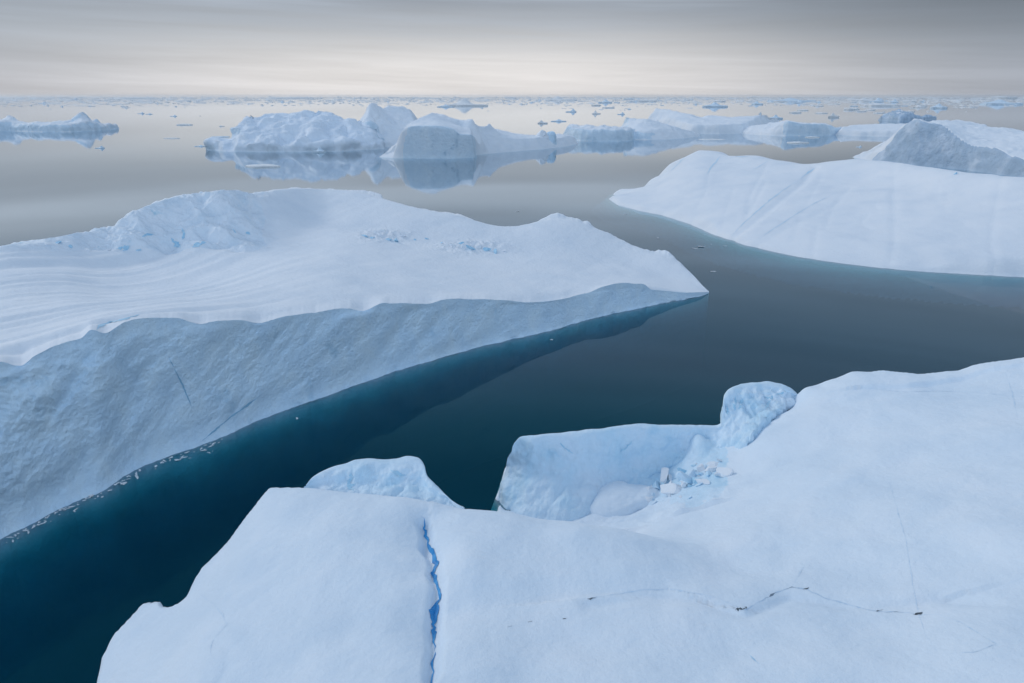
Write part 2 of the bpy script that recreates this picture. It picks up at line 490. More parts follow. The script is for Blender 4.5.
# ------------------------------------------------------------------ LEFT TABULAR ICEBERG
def build_left():
    WL = [(-230, 668), (-160, 628), (-80, 585), (0, 540), (30, 525), (60, 508), (85, 497), (100, 492), (130, 473), (165, 458), (200, 446), (260, 420),
          (340, 391), (400, 370), (480, 347), (560, 328), (575, 323), (640, 308), (670, 302), (700, 296.5), (709, 293)]
    ED = [(-230, 432), (-160, 412), (-80, 386), (-30, 372), (0, 362), (20, 366), (35, 356), (60, 344), (80, 339), (92, 330), (105, 333), (125, 322), (150, 318), (175, 318),
          (200, 324), (215, 321), (240, 320), (257, 323), (275, 319), (292, 315), (320, 312), (345, 308), (362, 311), (385, 303), (397, 303), (425, 304),
          (450, 299), (470, 299), (500, 300), (545, 303), (570, 297), (590, 292), (605, 286), (622, 283), (643, 284), (652, 290), (670, 293), (690, 292.6), (700, 292.2), (709, 292)]
    ST = [(-230, 11), (-160, 10), (0, 8), (100, 6.5), (200, 5), (340, 3.5), (480, 2.8), (560, 2.6), (622, 3), (650, 1.8), (709, 0.1)]
    MD = [(-230, 330, 23), (-100, 296, 22.5), (0, 275, 22.5), (60, 262, 21.5), (100, 256, 20.5), (160, 252, 19.5), (225, 250, 19.2), (280, 240, 19.5), (330, 228, 19.5),
          (400, 243, 16.5), (480, 252, 12.5), (560, 256, 10), (620, 262, 6.5), (650, 271, 4.6), (680, 282, 2.6), (700, 287.5, 1.2), (709, 292, 0.15)]
    BK = [(-230, 285, 24), (-100, 262, 24), (-30, 253, 23.6), (0, 248, 23.5), (20, 242, 24), (60, 239, 24), (70, 237, 24), (100, 227, 25.5), (125, 216, 27.5), (148, 205, 29.5), (165, 200, 30.5),
          (190, 194, 32), (225, 190.5, 32), (255, 192, 29.5), (280, 190, 28), (296, 187.5, 27), (320, 189, 24.5), (345, 190, 22.5), (370, 191, 21.5), (381, 195, 20.5),
          (386, 206, 18), (412, 207, 17.8), (432, 211, 17.4), (458, 214, 16.5), (475, 221, 15), (490, 228, 13.8), (520, 229, 13.3), (535, 223, 14.5), (546, 216, 16),
          (557, 213, 16.6), (570, 217, 15.6), (588, 222, 14.2), (594, 227, 13), (613, 235, 10.8), (640, 250, 7.2), (653, 251, 6.9), (664, 250.5, 6.5), (678, 260, 5), (690, 272, 3.2), (701, 284, 1.6), (709, 291.5, 0.2)]
    root_loc = P(200, 380, 0)
    t = empty('iceberg', root_loc, 'huge flat topped iceberg on the left with a long grey blue cliff and a hummock', 'iceberg')
    n = 1000
    px = np.concatenate([np.linspace(-230, 0, 120, endpoint=False), np.linspace(0, 709, n)])
    wl, ed, st = smooth_interp(WL, px), smooth_interp(ED, px), smooth_interp(ST, px)
    q_ = lambda l, sd: fbm(np.stack([px / l, px * 0, px * 0 + sd], -1), 3, 3)
    j_wl = sstep(709, 690, px) * (1.6 * q_(26, 1.0) + 0.9 * q_(7, 5.0))
    j_ed = sstep(709, 690, px) * (1.4 * q_(16, 2.0) + 0.5 * q_(6, 7.0))
    j_bk = sstep(709, 700, px) * (1.2 * q_(15, 3.0) + 1.3 * q_(5, 8.0)) * (0.6 + 1.5 * sstep(520, 600, px))
    def soft(v, w):
        g = np.arange(px[0], px[-1] + 1.0); u = np.interp(g, px, v); k = np.exp(-0.5 * (np.arange(-3 * w, 3 * w + 1) / w) ** 2); k /= k.sum()
        return np.interp(px, g, np.convolve(np.pad(u, 3 * w, mode='edge'), k, 'valid'))
    k_ = sstep(709, 660, px)
    j_ed = j_ed + (ed - soft(ed, 30)) * k_; ed = ed - (ed - soft(ed, 30)) * k_
    W = P(px, wl, 0.0)
    E = PY(px, ed, W[:, 1] + st)
    M = P(px, smooth_interp(MD, px), smooth_interp(MD, px, 2))
    bk0 = smooth_interp(BK, px); bk = bk0 - (bk0 - soft(bk0, 22)) * k_; j_bk = j_bk + (bk0 - bk)
    B = P(px, bk, soft(smooth_interp(BK, px, 2), 22) * k_ + smooth_interp(BK, px, 2) * (1 - k_))
    dE = PY(px, ed + j_ed, E[:, 1]) - E; dB = PY(px, bk + j_bk, B[:, 1]) - B; dW = P(px, wl + j_wl, 0.0) - W
    M[:, 1] = np.maximum(M[:, 1], E[:, 1] + 0.3)
    out = B.copy(); out[:, 2] = 0; out /= np.linalg.norm(out, axis=1, keepdims=True) + 1e-9
    tipk = sstep(709, 640, px)[:, None]
    S1 = B + out * (2.5 * tipk + .2); S1[:, 2] = B[:, 2] * 0.90 - 0.4 * tipk[:, 0]
    S2 = B + out * (13 * tipk + .8); S2[:, 2] = -1.0
    S3 = B + out * (24 * tipk + 3); S3[:, 2] = -10.0
    G, par = col_loft([S3, S2, S1, B, M, E], [5, 10, 6, 150, 130])
    nr, nc = G.shape[:2]
    V = G.reshape(-1, 3).copy(); F = grid_faces(nr, nc)
    pp = np.repeat(par, nc); pxx = np.tile(px, nr)
    def under_skyline(V, tol):
        x_, y_ = pix(V)
        q = P(x_, smooth_interp(BK, np.clip(x_, -230, 709)) * 0 + np.interp(x_, px, bk) - tol, 0)
        zr = H - H * np.hypot(V[:, 0], V[:, 1]) / np.hypot(q[:, 0], q[:, 1])
        V[:, 2] = np.where((pp < 4.6) & (V[:, 2] > zr), zr, V[:, 2])
        return V
    V = under_skyline(V, 0.0)
    fade_e = sstep(5.0, 4.93, pp) * 0.92 + 0.08
    tip = sstep(709, 670, pxx)
    # gentle undulation, drifts along the cliff, and a rough hummock
    ix, iy = pix(V)
    hum = sstep(60, 110, ix) * sstep(285, 235, ix) * sstep(254, 246, iy) * (pp > 2.5) * (pp < 4.3)
    hum2 = sstep(-40, 20, ix) * sstep(120, 70, ix) * sstep(256, 248, iy) * (pp > 2.5) * 0.5
    rub = (np.exp(-((ix - 383) / 26) ** 2 - ((iy - 236) / 6) ** 2) + np.exp(-((ix - 470) / 34) ** 2 - ((iy - 247) / 6) ** 2)) * (pp > 3)
    V = displace(V, F, 0.55 * fade_e * tip, 14, 4, 1)
    al = np.array([0.5, 0.86, 0.0]); ac = np.array([-0.86, 0.5, 0.0])
    q = np.stack([V @ al / 170, V @ ac / 4.4, V[:, 2] * 0], -1)
    drift = fbm(q, 2, 21, 0.45)
    V[:, 2] += 1.5 * drift * fade_e * tip * sstep(360, 120, ix) + 0.15 * drift * fade_e * tip
    q = np.stack([V[:, 0] / 13, V[:, 1] / 10, V[:, 2] / 9], -1)
    hm = np.maximum(hum, hum2)
    V[:, 2] += hm * (4.2 * fbm(q, 5, 33, 0.45, True) - 2.0)
    V[:, 2] += rub * (1.6 * fbm(V / 3.2, 4, 41, 0.6, True))
    # facets of the hummock
    fac = np.abs(perlin(np.stack([V[:, 0] / 16, V[:, 1] / 10, V[:, 2] * 0], -1), 77))
    V[:, 2] += hum * 5.0 * (fac - 0.42)
    V = under_skyline(V, 1.2)
    V = V + np.tile(dB, (nr, 1)) * np.exp(-((pp - 3) / np.where(pp < 3, 0.8, 0.14)) ** 2)[:, None]
    rimn = fbm(np.stack([pxx / 9, pp * 0, pp * 0], -1), 4, 51)
    V[:, 2] += (np.abs(pp - 3) < 0.5) * sstep(0.5, 0, np.abs(pp - 3)) * 0.9 * rimn * tip
    V = V + np.tile(dE, (nr, 1)) * sstep(4.86, 5.0, pp)[:, None]
    lab = np.where((np.maximum(hum, hum2 * 2) * (1 + 1.1 * fbm(V / 12, 4, 91)) > 0.4), 1, 0)
    lab = despeckle(lab, F, 2)
    parts = split_parts(V, F, lab, {0: ('snow_top', SNOW), 1: ('ice_hummock', HUMMOCK)}, t)
    # the cliff, from the very same edge down to a foot under water
    E2 = V.reshape(nr, nc, 3)[-1] - dE
    t1 = E2 * 0.72 + W * 0.28; t2 = E2 * 0.35 + W * 0.65
    to = -out
    zc = E2[:, 2:3]
    t1 = t1 - to * 0.10 * zc * 0.4; t2 = t2 - to * 0.06 * zc
    U1 = W + to * (1.0 * tipk + .15); U1[:, 2] = -0.55
    U2 = W + to * (2.8 * tipk + .35); U2[:, 2] = -9
    U3 = W + to * (6 * tipk + .6); U3[:, 2] = -30
    G, par = col_loft([E2, t1, t2, W, U1, U2, U3], [50, 60, 50, 8, 8, 6])
    nr, nc = G.shape[:2]
    V = G.reshape(-1, 3).copy(); F = grid_faces(nr, nc)
    pp = np.repeat(par, nc); pxx = np.tile(px, nr)
    V = V + np.tile(dE, (nr, 1)) * sstep(0.22, 0.0, pp)[:, None] + np.tile(dW, (nr, 1)) * (sstep(2.7, 3.0, pp))[:, None]
    size = np.tile(np.clip(E2[:, 2] / 18, 0.02, 1.2), nr)
    amp = sstep(0, 0.5, pp) * (1 - 0.8 * sstep(2.3, 3.0, pp)) * size
    N = np.tile(to, (nr, 1)) * 0.86 + np.array([0, 0, 0.5])
    # flutes leaning from lower left to upper right
    ua = np.cumsum(np.concatenate([[0], np.linalg.norm(np.diff(W, axis=0), axis=1)]))
    uu = np.tile(ua, nr)
    lean = uu - 0.9 * V[:, 2]
    big = fbm(np.stack([lean / 20, V[:, 2] / 26, uu * 0], -1), 3, 5)
    flu = fbm(np.stack([lean / 6.5, V[:, 2] / 17, uu * 0 + 3], -1), 4, 61, 0.55, True)
    lum = fbm(np.stack([uu / 3.2, V[:, 2] / 2.4, V[:, 1] / 3.2], -1), 5, 71, 0.62)
    mid = fbm(np.stack([(lean + 5 * lum) / 11, V[:, 2] / 12, uu * 0 + 9], -1), 4, 63, 0.55)
    V = V + N * (amp * (2.7 * big + 0.20 * (flu - 0.4) + 1.0 * mid + 0.33 * lum))[:, None]
    low = sstep(150, 0, pxx)
    V = V + N * (sstep(3.0, 3.6, pp) * np.tile(tipk[:, 0], nr) * 2.2 * fbm(V / 7.0, 4, 87))[:, None]
    slab = fbm(np.stack([(uu + 0.8 * V[:, 2]) / 11, V[:, 2] / 9, uu * 0], -1), 4, 81, 0.55, True)
    V = V + N * (amp * low * 1.9 * (slab - 0.3))[:, None]
    bil = np.abs(fbm(np.stack([(uu - 0.5 * V[:, 2]) / 15, V[:, 2] / 12, uu * 0 + 5], -1), 3, 85, 0.45))
    V = V + N * (amp * (0.45 + 0.55 * low) * 3.4 * (bil - 0.15))[:, None]
    Nn = vnormals(V, F)
    if (Nn * N).sum(1).mean() < 0: F = F[:, ::-1]
    cl = mesh_obj('cliff_face', V, F, CLIFF, t)
    cb = bvh_of([cl])
    ribbon('ice_vein', cb, [(201, 442), (214, 431), (228, 419), (246, 406), (262, 394)], 0.32, VEIN, t, jag=0.25, seed=3, lift=0.05)
    ribbon('ice_vein', cb, [(168, 356), (176, 372), (183, 386), (192, 408)], 0.22, VEIN, t, jag=0.3, seed=4, lift=0.05)
    tb = bvh_of(list(parts.values()))
    r = random.Random(5)
    spots = [(372, 238, 1.5), (379, 234, 1.2), (389, 240, 2.0), (396, 241, 1.7), (403, 236, 1.1), (365, 236, 1.0), (441, 243, 1.0), (452, 246, 1.6),
             (461, 244, 1.3), (470, 248, 1.9), (478, 246, 1.5), (486, 250, 1.9), (495, 252, 1.5), (503, 251, 1.1), (415, 240, 0.9), (427, 239, 0.8),
             (48, 244, 1.0), (58, 243, 1.2), (70, 246, 0.9), (106, 250, 1.2), (126, 249, 1.2), (138, 250, 1.0), (86, 250, .9)]
    for i, (x, y, s) in enumerate(spots):
        h, nn = hit(tb, x, y)
        if h: block('ice_block', h, s * 0.85, 100 + i, BLUE if i % 3 != 1 else SNOW, t, 0.55, 0.45)
    for k, (w, pts) in enumerate([(1.0, [(171, 238), (175, 243), (180, 248)]), (1.1, [(193, 248), (198, 245), (206, 242)]), (0.6, [(233, 229), (236, 233)]), (0.8, [(142, 237), (148, 235), (153, 234)]), (0.7, [(115, 249), (122, 248), (129, 246)]), (0.6, [(246, 232), (250, 235)]), (0.7, [(182, 228), (184, 234), (183, 240)])]):
        ribbon('ice_hollow', tb, pts, w, BLUE, t, jag=0.5, step=1.2, lift=0.08, seed=90 + k)
    ribbon('ice_crack', tb, [(93, 331), (103, 325), (116, 321), (128, 318), (141, 314)], 1.1, BLUE, t, jag=0.3, seed=8, lift=0.06)
    return t, cl

def wall_loft(rim, foot, thick, parent, spec, n=420, facet=1.2, fscale=4.0, seed=0, top_dz=0.0, rim_amp=0.25, cut=None, mid_in=0.12, lead=0.3):
    """a wall of broken ice: rim and foot as (px, py, z) lines with matching points, a thick back behind"""
    R = np.array([P(*q) for q in rim]); Fo = np.array([P(*q) for q in foot])
    L = np.concatenate([[0], np.cumsum(np.linalg.norm(np.diff(R, axis=0), axis=1) + 0.6 * np.linalg.norm(np.diff(Fo, axis=0), axis=1) + 0.05)])
    g = np.linspace(0, L[-1], n)
    R = np.stack([pchip(L, R[:, k], g) for k in range(3)], -1); Fo = np.stack([pchip(L, Fo[:, k], g) for k in range(3)], -1)
    th = np.interp(g, L, thick)[:, None]
    o = R.copy(); o[:, 2] = 0; o /= np.linalg.norm(o, axis=1, keepdims=True)
    B1 = R + o * th; B1[:, 2] = R[:, 2] - 0.58 * th[:, 0] + top_dz
    B2 = R + o * (th + 1.2); B2[:, 2] = R[:, 2] * 0.5
    B3 = R + o * (th + 2.0); B3[:, 2] = -6
    M = R * 0.5 + Fo * 0.5 + o * mid_in * np.linalg.norm(R - Fo, axis=1, keepdims=True)
    M1 = R * (1 - lead * 0.5) + Fo * lead * 0.5
    F2 = Fo - o * 0.2; F2[:, 2] = Fo[:, 2] - 1.6
    G, par = col_loft([B3, B2, B1, R, M1, M, Fo, F2], [4, 8, 14, 10, 26, 34, 4])
    nr, nc = G.shape[:2]
    V = G.reshape(-1, 3).copy(); F = grid_faces(nr, nc); pp = np.repeat(par, nc)
    k = sstep(3.0, 3.9, pp) + 0.6 * sstep(2.9, 1.5, pp)
    N = vnormals(V, F)
    mid = (np.abs(pp - 5) < 0.5)
    if (N[mid] * np.tile(-o, (nr, 1))[mid]).sum() < 0: F = F[:, ::-1]; N = -N
    if callable(facet): facet = facet(pix(V)[0])
    b = np.abs(fbm(V / fscale + seed, 3, seed, 0.4)) - 0.16
    c = fbm(V / (fscale * np.array([0.7, 0.7, 2.6])) + 9 + seed, 4, seed + 3, 0.5)
    V = V + N * (k * (facet * 1.5 * b + facet * 0.8 * c + 0.18 * fbm(V / 0.9, 3, seed + 5)))[:, None]
    V[:, 2] += rim_amp * fbm(V / 2.2 + 3, 3, seed + 9) * np.exp(-((pp - 3) / 0.7) ** 2)
    ix, iy = pix(V)
    lab = np.zeros(len(V), int) if cut is None else (ix > cut).astype(int)
    fl = lab[F[:, 0]]; N = vnormals(V, F); out = []
    for q, (name, mat) in enumerate(spec):
        f = F[fl == q]
        if not len(f): continue
        u, inv = np.unique(f.ravel(), return_inverse=True)
        out.append(mesh_obj(name, V[u], inv.reshape(-1, 4), mat, parent, normals=N[u]))
    return out

# ------------------------------------------------------------------ FRONT ICEBERG
def out_pts(E, d):
    """points d metres outside an ordered edge (left of travel direction is outside)"""
    E = np.asarray(E); T = np.gradient(E[:, :2], axis=0)
    T /= np.linalg.norm(T, axis=1, keepdims=True)
    return E[:, :2] + np.stack([-T[:, 1], T[:, 0]], -1) * np.asarray(d)[:, None]

def build_front():
    t = empty('iceberg', P(560, 640, 0), 'big snowy iceberg across the foreground with a blue crevasse and a hollow basin', 'iceberg')
    # rim that the water shows behind, walked from the lower left round to the right
    R1 = [(40, 790, 6), (78, 735, 7), (101, 683, 8), (106, 655, 8.3), (118, 632, 8.6), (145, 599, 9.4), (163, 603, 10), (183, 601, 10.5), (201, 568, 11.8), (228, 539, 13.2),
          (254, 507, 14.6), (264, 485, 15.6), (305, 485.5, 16.2), (330, 488, 16.3), (352, 491.5, 16.4), (384, 496, 16.6), (410, 499, 16.7), (430, 502.5, 16.8), (447, 506, 16.8), (463, 509.5, 16.8)]
    e1 = np.array([P(*p) for p in R1])
    w1 = out_pts(e1, 1.2 + 0.06 * e1[:, 2])
    inlet = [P(500, 500, 0)[:2], P(522, 523, 0)[:2], P(517, 519, 0)[:2], P(504, 508, 0)[:2], P(496, 499, 0)[:2]]
    R2 = [(519, 437.5, 10.4), (534, 436, 10.8), (560, 435, 11), (600, 431, 11.4), (640, 427, 11.6), (680, 428, 11.4), (712, 427.5, 11.2), (722, 424, 12.5), (724, 400, 15.6), (733, 390, 16.6), (745, 385.5, 17), (766, 384, 17),
          (787, 389, 16.6), (793, 394, 16.4), (803, 387, 17.6), (830, 379, 19), (852, 370, 20.2), (880, 369, 20.6), (920, 373, 20.8), (955, 372, 21.5), (985, 364, 23), (1024, 357, 24.5), (1120, 345, 26), (1300, 340, 26)]
    R2 = dense(R2, 10)
    e2 = np.array([P(*p) for p in R2])
    e2[:, 2] = np.where(np.array(R2)[:, 0] < 796, np.interp(np.array(R2)[:, 0], [519, 560, 600, 640, 680, 712, 724, 745, 790, 796], [-3, -1.5, 0.6, 3.4, 6.0, 8.4, 9.5, 11.5, 13.8, 15.0]), e2[:, 2])
    w2 = e2[:, :2] + np.stack([0 * e2[:, 0], 3.0 + 0.18 * e2[:, 2]], -1)
    w2[0] = P(512, 446, 0)[:2] * 0.97
    poly = [(*p, 7) for p in w1] + [(*p, 2.2) for p in inlet] + [(*p, 3.4) for p in w2] + [(150, 70, 2), (150, 12, 2), (40, 6, 2), (-30, 10, 2)]
    tops = [tuple(p) for p in e1] + [tuple(p) for p in e2]
    IN = [  # left hump
        (130, 683, 10.5), (200, 683, 15), (170, 640, 12), (210, 610, 13.5), (240, 560, 14.8), (280, 510, 16.3), (300, 560, 17), (300, 620, 17.5), (300, 683, 18),
        (350, 500, 17.2), (400, 500, 17.8), (400, 560, 18.6), (400, 640, 18.8), (430, 520, 17.6), (432, 560, 18.2), (436, 620, 18.6), (450, 540, 18.4), (470, 560, 19), (470, 640, 19.6), (470, 700, 19.8),
        # ridge over the saddle and the slope in front
        (480, 512, 17.3), (500, 516, 17.3), (520, 521, 17.3), (550, 526.5, 17.3), (580, 530, 17.2), (616, 534, 17), (655, 541, 16.6), (690, 549, 16.2), (733, 564, 16.2),
        (520, 560, 18.2), (600, 570, 18), (680, 585, 17.6), (560, 630, 19), (660, 640, 19.2), (600, 690, 20), (740, 690, 20.8),
        # the big slope on the right
        (760, 600, 18.4), (800, 560, 18), (760, 540, 16.6), (820, 500, 17.2), (800, 450, 15.4), (840, 430, 17.6), (860, 400, 19), (900, 440, 20), (900, 500, 20), (880, 570, 19.8), (900, 640, 21),
        (960, 420, 21.6), (980, 480, 22.4), (980, 560, 22.2), (960, 620, 22.4), (1024, 430, 24), (1024, 540, 24), (1024, 640, 24), (1024, 690, 24.5), (780, 500, 15.2), (740, 490, 12.6), (740, 520, 14.2),
        (780, 428, 15.4), (765, 439, 14.5), (797, 403, 16.0), (786, 414, 15.7), (730, 455, 10.4), (750, 455, 12.7),
        # basin: floor and the foot of its wall
        (715, 452, 9.0), (700, 470, 8.4), (685, 490, 8.0), (700, 505, 10.2), (660, 480, 4.8), (660, 497, 4.4), (650, 512, 4.8), (630, 515, 2.6), (680, 517, 9.8),
        (520, 517, 0.4), (545, 525, 0.4), (575, 524, 0.5), (588, 508, 0.9), (606, 492, 2.0), (640, 472, 4.2), (670, 456, 6.4), (695, 441, 9.2),
        # wall face half way up
        (505, 490, 0.2)]
    tops += [tuple(P(*p)) for p in IN]
    tops += [(-20, 28, 17), (0, 25, 19), (30, 25, 21), (60, 30, 24), (110, 60, 26), (130, 30, 26)]
    # behind the ridge the ground falls into the basin
    for (x, y, z) in [(520, 521, 17.3), (550, 526.5, 17.3), (580, 530, 17.2), (616, 534, 17), (655, 541, 16.6), (690, 549, 16.2)]:
        p = P(x, y, z); u = p[:2] / np.linalg.norm(p[:2])
        k = (x - 520) / 170
        for d, zz in ((3.0, 15.2 - 0.6 * k), (7.5, 7.5 + 5 * k)):
            tops.append((*(p[:2] + u * d), zz))
    F_ = Field(poly, tops, c=1.0, k=0.9, under=3.0, wob=(0.5, 7))
    F_.fit(R2[2:-8], len(e1) + 2, 0.35, skip=(0, 797))
    crev = [np.array(P(x, y, 18))[:2] for x, y in [(423, 516), (427, 530), (426, 541), (433, 550), (436, 560), (434, 572), (439, 585), (436, 604), (434, 630), (436, 652), (433, 690)]]
    V, Fc, d, top, _ = F_.grid(0.24, pad=9, zmin=-14, bounds=(-75, 8, 130, 150))
    ix, iy = pix(V)
    # soften what lies between the control points
    V, Fc, d, ix, iy = compact(V, Fc, d, ix, iy)
    nearw = sstep(0, 3, d)
    V[:, 2] += nearw * (1.3 * fbm(V / 14, 3, 3) + 1.2 * fbm(V * np.array([1, .55, 1]) / 30, 2, 4) + 0.26 * fbm(V * np.array([1, .6, 1]) / 3.6, 4, 7, .5))
    rp = fbm(np.stack([(V[:, 0] * 0.8 + V[:, 1] * 0.6) / 3.2, (V[:, 1] * 0.8 - V[:, 0] * 0.6) / 0.75, V[:, 2] * 0], -1), 3, 61, 0.5)
    V[:, 2] += nearw * 0.09 * rp * sstep(-0.15, 0.35, fbm(V / 17, 3, 71))
    floor = (ix > 500) & (ix < 735) & (iy < 520) & (V[:, 1] > 76) & (d > 0.6)
    V[:, 2] = np.where(floor, np.maximum(V[:, 2], 0.5), V[:, 2])
    basin = sstep(490, 520, ix) * sstep(745, 715, ix) * (V[:, 1] > 74)
    V = displace(V, Fc, 0.7 * basin, 4.0, 4, 13, True, (1, 1, 1), 0.5)
    def groove(pts, wd, dep):
        A = [np.array(P(x, y, 19.5))[:2] for x, y in pts]; g = np.full(len(V), 1e9)
        for a, c_ in zip(A, A[1:]):
            ab = c_ - a; tt = np.clip(((V[:, :2] - a) @ ab) / (ab @ ab), 0, 1)
            g = np.minimum(g, np.linalg.norm(V[:, :2] - a - tt[:, None] * ab, axis=1))
        V[:, 2] -= dep * np.exp(-(g / wd) ** 2)
    def step(pts, h_, reach):
        A = [np.array(P(x, y, 19.5))[:2] for x, y in pts]; g = np.full(len(V), 1e9); sg = np.zeros(len(V))
        for a, c_ in zip(A, A[1:]):
            ab = c_ - a; tt = np.clip(((V[:, :2] - a) @ ab) / (ab @ ab), 0, 1)
            rel = V[:, :2] - a - tt[:, None] * ab; dd = np.linalg.norm(rel, axis=1)
            k_ = dd < g
            g = np.where(k_, dd, g); sg = np.where(k_, np.sign(ab[0] * rel[:, 1] - ab[1] * rel[:, 0]), sg)
        V[:, 2] += h_ * sg * np.clip(g / 0.35, 0, 1) * np.exp(-(g / reach) ** 2)
    step([(718, 598), (746, 610), (757, 603), (778, 592), (792, 587), (822, 597), (845, 604), (868, 610), (902, 612), (936, 614)], 0.16, 5.0)
    step([(430, 516), (430, 541), (438, 560), (440, 590), (436, 620), (434, 690)], 0.22, 6.0)
    step([(560, 592), (612, 586), (672, 589), (718, 598)], -0.18, 4.0)
    step([(862, 388), (905, 392), (975, 392), (1040, 398)], 0.25, 3.0)
    groove([(590, 598), (640, 590), (700, 594), (746, 610), (792, 587), (845, 604), (902, 612), (936, 614), (980, 634)], 0.8, 0.30)
    groove([(201, 595), (222, 614), (220, 632), (210, 652)], 0.6, 0.18)
    groove([(470, 600), (540, 586), (600, 580), (660, 588)], 2.2, 0.35)
    # the crevasse is sunk into the snow
    dm = np.full(len(V), 1e9)
    for a, b in zip(crev, crev[1:]):
        ab = b - a; tt = np.clip(((V[:, :2] - a) @ ab) / (ab @ ab), 0, 1)
        dm = np.minimum(dm, np.linalg.norm(V[:, :2] - a - tt[:, None] * ab, axis=1))
    V[:, 2] -= 0.8 * np.exp(-(dm / 0.62) ** 4) + 0.5 * np.exp(-(dm / 2.0) ** 2)
    lab = np.zeros(len(V), int)
    wob_ = fbm(V / 5.0, 3, 19)
    lab[(basin * (1 + 0.9 * wob_) > 0.62) & (iy + 22 * wob_ < 506) & (V[:, 2] < 11.5)] = 1
    parts = split_parts(V, Fc, lab, {0: ('snow_slope', SNOW_NEAR), 1: ('basin_floor', WALL_ICE)}, t)
    pl = list(parts.values())
    rim = [(514, 443, 9.6), (520, 437.5, 10.4), (534, 437, 10.8), (560, 435, 11), (600, 431, 11.4), (640, 427, 11.6), (664, 428, 11.5), (688, 428, 11.4), (708, 427.5, 11.3), (716, 427, 11.4), (721, 424, 12.0),
           (722.5, 411, 14.3), (724, 399, 15.9), (729, 391.5, 16.7), (744, 386, 17), (766, 384, 17.1), (780, 387, 16.9), (790, 391, 16.4), (801, 399, 15.0)]
    foot = [(497, 496, 0), (498, 500, 0), (508, 510, 0), (530, 523, 0.2), (572, 528, 0.4), (618, 505, 1.4), (645, 484, 4.0), (668, 468, 6.0), (690, 458, 7.8), (706, 452, 8.8), (717, 449, 9.4),
            (726, 451, 10.0), (732, 452, 10.4), (739, 450, 11.2), (748, 444, 12.6), (764, 428, 14.0), (780, 412, 14.6), (792, 405, 14.7), (803, 402, 14.6)]
    th = [0.4, 1.5, 2.6, 3.2, 3.6, 3.8, 3.8, 3.6, 3.2, 3.0, 3.0, 3.2, 3.4, 3.8, 4.5, 5, 5, 4, 3]
    pl += wall_loft(rim, foot, th, t, [('basin_wall', WALL_ICE), ('ice_knob', WALL_ICE)], n=620, facet=lambda x: 0.85 + 0.75 * sstep(712, 726, x), fscale=3.4, seed=3, cut=721)
    rim = [(306, 485, 15.9), (312, 478.5, 16.4), (322, 473, 16.8), (335, 468, 17.1), (346, 466, 17.3), (355, 462.5, 17.5), (370, 460.8, 17.6), (385, 462, 17.5), (396, 461, 17.6), (408, 458.3, 17.8), (418, 459.5, 17.7), (424, 466, 17.4), (427, 476, 17.0), (434, 484, 16.8), (444, 494, 16.6), (454, 503, 16.5), (464, 509, 16.5)]
    foot = [(304, 487, 15.6), (312, 489, 15.4), (322, 491, 15.4), (335, 493, 15.4), (346, 495, 15.4), (355, 497, 15.4), (370, 499, 15.5), (385, 501, 15.5), (396, 502, 15.6), (406, 503, 15.6), (415, 504, 15.7), (424, 505, 15.7), (431, 506, 15.8), (439, 508, 15.8), (447, 509, 15.8), (456, 511, 15.9), (465, 512, 15.9)]
    th = [0.3, 1.0, 1.6, 2.2, 2.6, 3, 3, 3, 3, 3, 2.6, 2, 1.6, 1.4, 1.2, 1.0, 0.5]
    pl += wall_loft(rim, foot, th, t, [('ice_crest', WALL_ICE)], n=420, facet=0.8, fscale=3.0, seed=21, rim_amp=0.12, lead=0.6)
    b = bvh_of(pl)
    ribbon('crevasse', b, [(422, 516), (425, 522), (424, 529), (428, 541), (427, 545), (433, 551), (434, 558), (437, 564), (434, 574), (436, 581), (440, 590), (441, 599), (436, 604), (434, 617), (433, 634), (436, 652)],
           0.44, DEEP, t, jag=0.4, step=2.5, lift=0.06, sink=0.0, seed=2)
    ribbon('crevasse', b, [(436, 652), (432, 664), (434, 672), (430, 690)], 0.2, DEEP, t, jag=0.5, step=3, lift=0.05, sink=0.0, seed=12)
    for k, (w, m, pts) in enumerate([
            (0.10, DIRT, [(718, 598), (735, 606), (746, 610), (757, 603), (778, 592), (792, 587), (806, 589), (822, 597), (845, 604), (868, 610), (884, 612), (902, 612), (922, 615), (936, 614)]),
            (0.07, HAIR, [(590, 598), (612, 595), (640, 590), (672, 589), (700, 594), (718, 598)]),
            (0.07, HAIR, [(792, 587), (798, 577), (803, 567)]),
            (0.06, HAIR, [(936, 614), (960, 622), (980, 634), (996, 644), (975, 652), (950, 654)]),
            (0.06, HAIR, [(886, 470), (896, 505), (906, 540), (912, 580), (918, 612), (926, 636), (940, 655)]),
            (0.09, HAIR, [(201, 595), (214, 604), (222, 614), (227, 624), (220, 632), (212, 642), (210, 652), (215, 662)]),
            (0.10, HAIR, [(862, 388), (884, 390), (905, 392), (935, 391), (975, 392), (1010, 396), (1040, 398)]),
            (0.06, HAIR, [(1005, 372), (1012, 392), (1018, 420)]),
            (0.08, BLUE, [(749, 655), (753, 659), (759, 664)])]):
        ribbon('crack', b, pts, w, m, t, jag=0.95, step=3, lift=0.02, sink=0.01, seed=20 + k)
    for k, (w, pts) in enumerate([(0.55, [(763, 396), (768, 398), (773, 396)]), (0.35, [(775, 395), (779, 394), (784, 392)]), (0.3, [(765, 408), (768, 404), (771, 400)]), (0.35, [(727, 403), (727, 409), (728, 415)]), (0.4, [(742, 398), (741, 404), (739, 410)]),
                                  (0.4, [(736, 396), (735, 403), (734, 411)]), (0.9, [(349, 474), (351, 479), (350, 485), (353, 491)]), (0.35, [(390, 470), (398, 474), (406, 476)]), (0.25, [(560, 443), (566, 449), (573, 454)]), (0.4, [(620, 452), (628, 446), (634, 440)])]):
